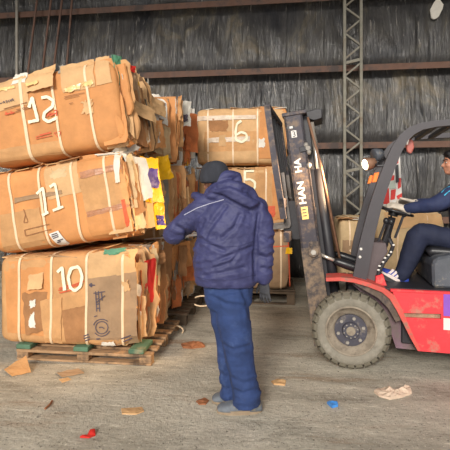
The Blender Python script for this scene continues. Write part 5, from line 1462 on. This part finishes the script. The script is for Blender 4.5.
# hair: cap of dark hair
bm = NB()
ellipsoid(bm, hd_ + Vector((0.022, 0, 0.055)), 0.105, 0.086, 0.092, seg=22)
ellipsoid(bm, hd_ + Vector((0.06, 0, 0.0)), 0.06, 0.078, 0.09, seg=16)
ellipsoid(bm, hd_ + Vector((-0.055, 0, 0.085)), 0.04, 0.06, 0.03)
obj('hair', remeshed(bm, 0.008, 2, lambda co, n: 0.003 * nz(co.x * 40, co.y * 40, co.z * 25)), m_hair, drv, smooth=True)
# top
bm = NB()
loft(bm, [(hip + Vector((0, 0, -0.05)), 0.15, 0.19), (hip + Vector((0, 0, 0.06)), 0.155, 0.2), (chest + Vector((0, 0, -0.12)), 0.145, 0.2), (chest + Vector((0, 0, 0.0)), 0.14, 0.21), (chest + Vector((0, 0, 0.085)), 0.11, 0.18), (nk + Vector((0.01, 0, -0.03)), 0.075, 0.085), (nk + Vector((0.005, 0, 0.01)), 0.068, 0.07)], 20, (1, 0, 0))
for A_ in (AN, AF): limb(bm, [(A_[0], 0.088), (A_[0].lerp(A_[1], 0.5), 0.078), (A_[1], 0.07), (A_[1].lerp(A_[2], 0.6), 0.055), (A_[2], 0.042)], 14)
tp = remeshed(bm, 0.0105, 4, lambda co, n: fold(co, n, 7, 20, 0.009, 0.003, (1, .4, .6), 2.0))
top = obj('work_jacket', tp, m_navy, drv, smooth=True)
bv2 = BVHTree.FromPolygons([v.co + OFF[top.name] for v in tp.vertices], [tuple(p.vertices) for p in tp.polygons])
def on_top(px, py, off=0.003):
    o_ = RL @ (EYEV - TO) - Vector((1.0, 0.55, 0.74)); d = (RL @ ray(px, py)).normalized()
    h = bv2.ray_cast(o_, d)
    return (h[0] - d * off) if h[0] is not None else None
ribbon(top, 'sleeve_stripe', m_cyan, [(443, 194), (447, 190), (454, 187)], 5.0, 0.004, on_top)
# trousers
bm = NB()
loft(bm, [(hip + Vector((0.02, 0, -0.09)), 0.13, 0.19), (hip + Vector((0, 0, -0.03)), 0.15, 0.195), (hip + Vector((0, 0, 0.03)), 0.14, 0.18)], 18, (1, 0, 0))
for A_ in (LN, LF): limb(bm, [(A_[0], 0.105), (A_[0].lerp(A_[1], 0.6), 0.098), (A_[1], 0.1), (A_[1].lerp(A_[2], 0.45), 0.09), (A_[2], 0.072)], 16, (0, 1, 0), 4)
obj('trousers', remeshed(bm, 0.0105, 4, lambda co, n: fold(co, n, 7, 18, 0.008, 0.003, (1, .4, .6), 6.0)), m_navy2, drv, smooth=True)
# gloves on the steering wheel rim
for A_, wr, pxh in ((AN, 0.42, (393, 205)), (AF, 0.66, (404, 201))):
    bm = NB(); f_ = D(pxh[0], pxh[1], wr + 0.02) - A_[2]
    hand(bm, A_[2] + f_.normalized() * 0.01, f_, Vector((-0.2, -0.5, 0.9)), Vector((0.1, 1.0, 0.4)) if wr < 0.5 else Vector((0.1, -1.0, 0.4)), 0.75, 1.25, 0.06)
    loft(bm, [(A_[2] - f_.normalized() * 0.05, 0.042, 0.042), (A_[2], 0.045, 0.042), (A_[2] + f_.normalized() * 0.03, 0.04, 0.034)], 12)
    obj('glove', remeshed(bm, 0.005, 2), m_wglove, drv, smooth=True)
# shoes
for (hx, hy, tx, ty_, yy) in ((405.5, 286, 377, 270, 0.42), (409, 284, 383, 275, 0.70)):
    sh, d_, u_, s_ = shoe(drv, D(hx, hy, yy), D(tx, ty_, yy), None, m_bshoe, m_wsole, 0.105, 0.05)
    if yy < 0.5:
        hp = D(hx, hy, yy); Ls = (D(tx, ty_, yy) - hp).length
        sg = -1 if (s_.y > 0) else 1
        for k in range(3):
            t = 0.42 + 0.12 * k
            bm = NB()
            a0 = hp + d_ * (Ls * t) + s_ * (sg * 0.0515) + u_ * 0.03; a1 = hp + d_ * (Ls * (t - 0.07)) + s_ * (sg * 0.036) + u_ * 0.082
            am = a0.lerp(a1, 0.55) + s_ * (sg * 0.009)
            prev = None
            for q in (a0, am, a1):
                cur = [bm.verts.new(q + d_ * 0.011), bm.verts.new(q - d_ * 0.011), bm.verts.new(q - d_ * 0.011 - s_ * sg * 0.012), bm.verts.new(q + d_ * 0.011 - s_ * sg * 0.012)]
                if prev:
                    for c4 in range(4): bm.faces.new((prev[c4], prev[(c4 + 1) % 4], cur[(c4 + 1) % 4], cur[c4]))
                else: bm.faces.new(cur)
                prev = cur
            bm.faces.new(prev[::-1])
            obj('stripe', bm, m_wsole, sh)
# ------------------------------------------------------------------ litter on the floor
def scrap(name, px_poly, mat, label, cat, th=0.006, bumpy=0.0, z0=0.0, group=None, lift=None):
    pts = [WZ(px, py) for px, py in px_poly]
    cx = sum((p for p in pts), Vector()) / len(pts)
    bm = NB()
    rings = 4; rows = []
    for r in range(rings + 1):
        k = r / rings; row = []
        n = len(pts) * 3
        for i in range(n):
            a = pts[i // 3].lerp(pts[(i // 3 + 1) % len(pts)], (i % 3) / 3)
            p = cx.lerp(a, k)
            h = th + bumpy * (0.5 + nz(p.x * 22, p.y * 22, 3)) * (1 - 0.5 * k)
            if lift: h += lift(p)
            row.append(Vector((p.x, p.y, z0 + max(h, th))))
        rows.append(row)
    top = [[bm.verts.new(p) for p in row] for row in rows[1:]]
    bot = [bm.verts.new((p.x, p.y, max(0.001, p.z - max(th, 0.005)) if lift else 0.001)) for p in rows[-1]]
    cv = bm.verts.new(rows[0][0]); n = len(rows[0])
    for i in range(n):
        bm.faces.new((cv, top[0][i], top[0][(i + 1) % n]))
        for r in range(rings - 1):
            bm.faces.new((top[r][i], top[r + 1][i], top[r + 1][(i + 1) % n], top[r][(i + 1) % n]))
        bm.faces.new((top[-1][i], bot[i], bot[(i + 1) % n], top[-1][(i + 1) % n]))
    bm.faces.new(bot[::-1])
    o = obj(name, bm, mat); tag(o, label, cat, group)
    return o
m_paper = material('crumpled_paper', srgb(214, 190, 168), 0.8, var=0.12, scale=14, bump=0.5, bscale=30, bdist=0.02)
m_blue = material('blue_film', srgb(70, 140, 214), 0.35, var=0.2, scale=20, bump=0.3)
m_leaf = material('floor_scrap_brown', srgb(150, 96, 62), 0.85, var=0.2, scale=14, bump=0.3)
scrap('crumpled_paper', [(374, 393), (384, 390), (396, 392), (409, 388), (412, 394), (402, 398), (390, 400), (379, 397)], m_paper, 'crumpled pale pink-beige paper on the floor in front of the forklift', 'paper', 0.006, 0.06)
scrap('cardboard_scrap', [(121, 409.5), (142, 408), (144, 412), (136, 415), (122, 414.5)], kraft_lt, 'flat pale cardboard scrap lying alone on the floor in front of the pallet', 'cardboard scrap', 0.006, 0.01)
scrap('plastic_scrap', [(80, 438), (87, 436), (90, 431.5), (95, 432), (95.5, 436), (89, 438.5)], m_red, 'small bright red plastic scrap on the floor at the bottom left', 'plastic scrap', 0.004, 0.025)
scrap('plastic_film', [(327, 404), (331, 402), (337, 403.5), (338, 407), (332, 408.5)], m_blue, 'small crumpled blue plastic film on the floor', 'plastic film', 0.004, 0.05)
scrap('cardboard_scrap', [(181, 345), (190, 343), (203, 344), (205, 347.5), (192, 349), (183, 348.5)], m_leaf, 'brown curled cardboard scrap on the floor between the pallet and the worker', 'cardboard scrap', 0.006, 0.05)
scrap('cardboard_scrap', [(271, 382), (278, 380), (286, 382), (285, 386), (274, 385)], kraft_lt, 'small pale scrap on the floor to the right of the worker\'s legs', 'cardboard scrap', 0.004, 0.03)
scrap('cardboard_scrap', [(59, 380), (68, 378), (71, 380), (62, 383)], kraft_lt, 'thin pale cardboard scrap on the floor just below the middle of the front pallet', 'cardboard scrap', 0.004, 0.012)
scrap('cardboard_scrap', [(196, 402), (204, 399), (209, 401), (206, 405), (199, 405)], m_leaf, 'small brown scrap on the floor by the toe of the worker\'s shoe', 'cardboard scrap', 0.004, 0.02)
bm = NB(); A = WZ(45, 410); B = WZ(52, 402); tube(bm, [A + Vector((0, 0, 0.008)), (A + B) / 2 + Vector((0.01, 0, 0.012)), B + Vector((0, 0, 0.008))], 0.007, 6)
o = obj('stick', bm, m_leaf); tag(o, 'thin brown stick on the floor at the lower left', 'stick')
# bent cardboard piece leaning at the left of the pallet
def bent(name, quadA, hA, matl, label):
    P = [WZ(px, py) for px, py in quadA]
    for p, h in zip(P, hA): p.z = h
    bm = NB(); NS = 6; F = []
    for j in range(NS + 1):
        F.append([bm.verts.new((P[0].lerp(P[1], i / NS)).lerp(P[3].lerp(P[2], i / NS), j / NS) + Vector((0, 0, 0.008 * (0.5 + nz(i * .5, j * .5, 4))))) for i in range(NS + 1)])
    B = [[bm.verts.new(v.co - Vector((0, 0, 0.007))) for v in r] for r in F]
    for j in range(NS):
        for i in range(NS):
            bm.faces.new((F[j][i], F[j][i + 1], F[j + 1][i + 1], F[j + 1][i])); bm.faces.new((B[j][i], B[j + 1][i], B[j + 1][i + 1], B[j][i + 1]))
    for k in range(NS):
        bm.faces.new((F[0][k], B[0][k], B[0][k + 1], F[0][k + 1])); bm.faces.new((F[NS][k], F[NS][k + 1], B[NS][k + 1], B[NS][k]))
        bm.faces.new((F[k][0], F[k + 1][0], B[k + 1][0], B[k][0])); bm.faces.new((F[k][NS], B[k][NS], B[k + 1][NS], F[k + 1][NS]))
    o = obj(name, bm, matl); tag(o, label, 'cardboard scrap')
bent('cardboard_scrap', [(4, 372), (26, 366), (31, 373), (12, 377)], (0.02, 0.09, 0.008, 0.008), kraft, 'bent cardboard piece propped on the floor at the left corner of the front pallet')
bent('cardboard_scrap', [(57, 374), (78, 371), (84, 374), (62, 378)], (0.008, 0.02, 0.008, 0.008), kraft_gr, 'grey-brown cardboard strip lying along the front of the pallet')
# loose strap ends
def loop(px, d, w_, h_, label):
    c_ = WD(*px, d); bm = NB()
    pts = []
    for k in range(15):
        an = -2.6 + 5.2 * k / 14
        pts.append(c_ + RT * (w_ * cos(an)) + Vector((0, 0, h_ * sin(an))) + FW * (0.05 * sin(an * 0.5)))
    tube(bm, pts, 0.009, 6)
    o = obj('strap_end', bm, m_strap, smooth=True); tag(o, label, 'strap')
loop((203, 301), 4.9, 0.11, 0.05, 'loose white strap end curling out beside the worker\'s leg')
loop((175, 331), 4.75, 0.09, 0.05, 'loose white strap end curling on the floor at the rear of the front pallet')
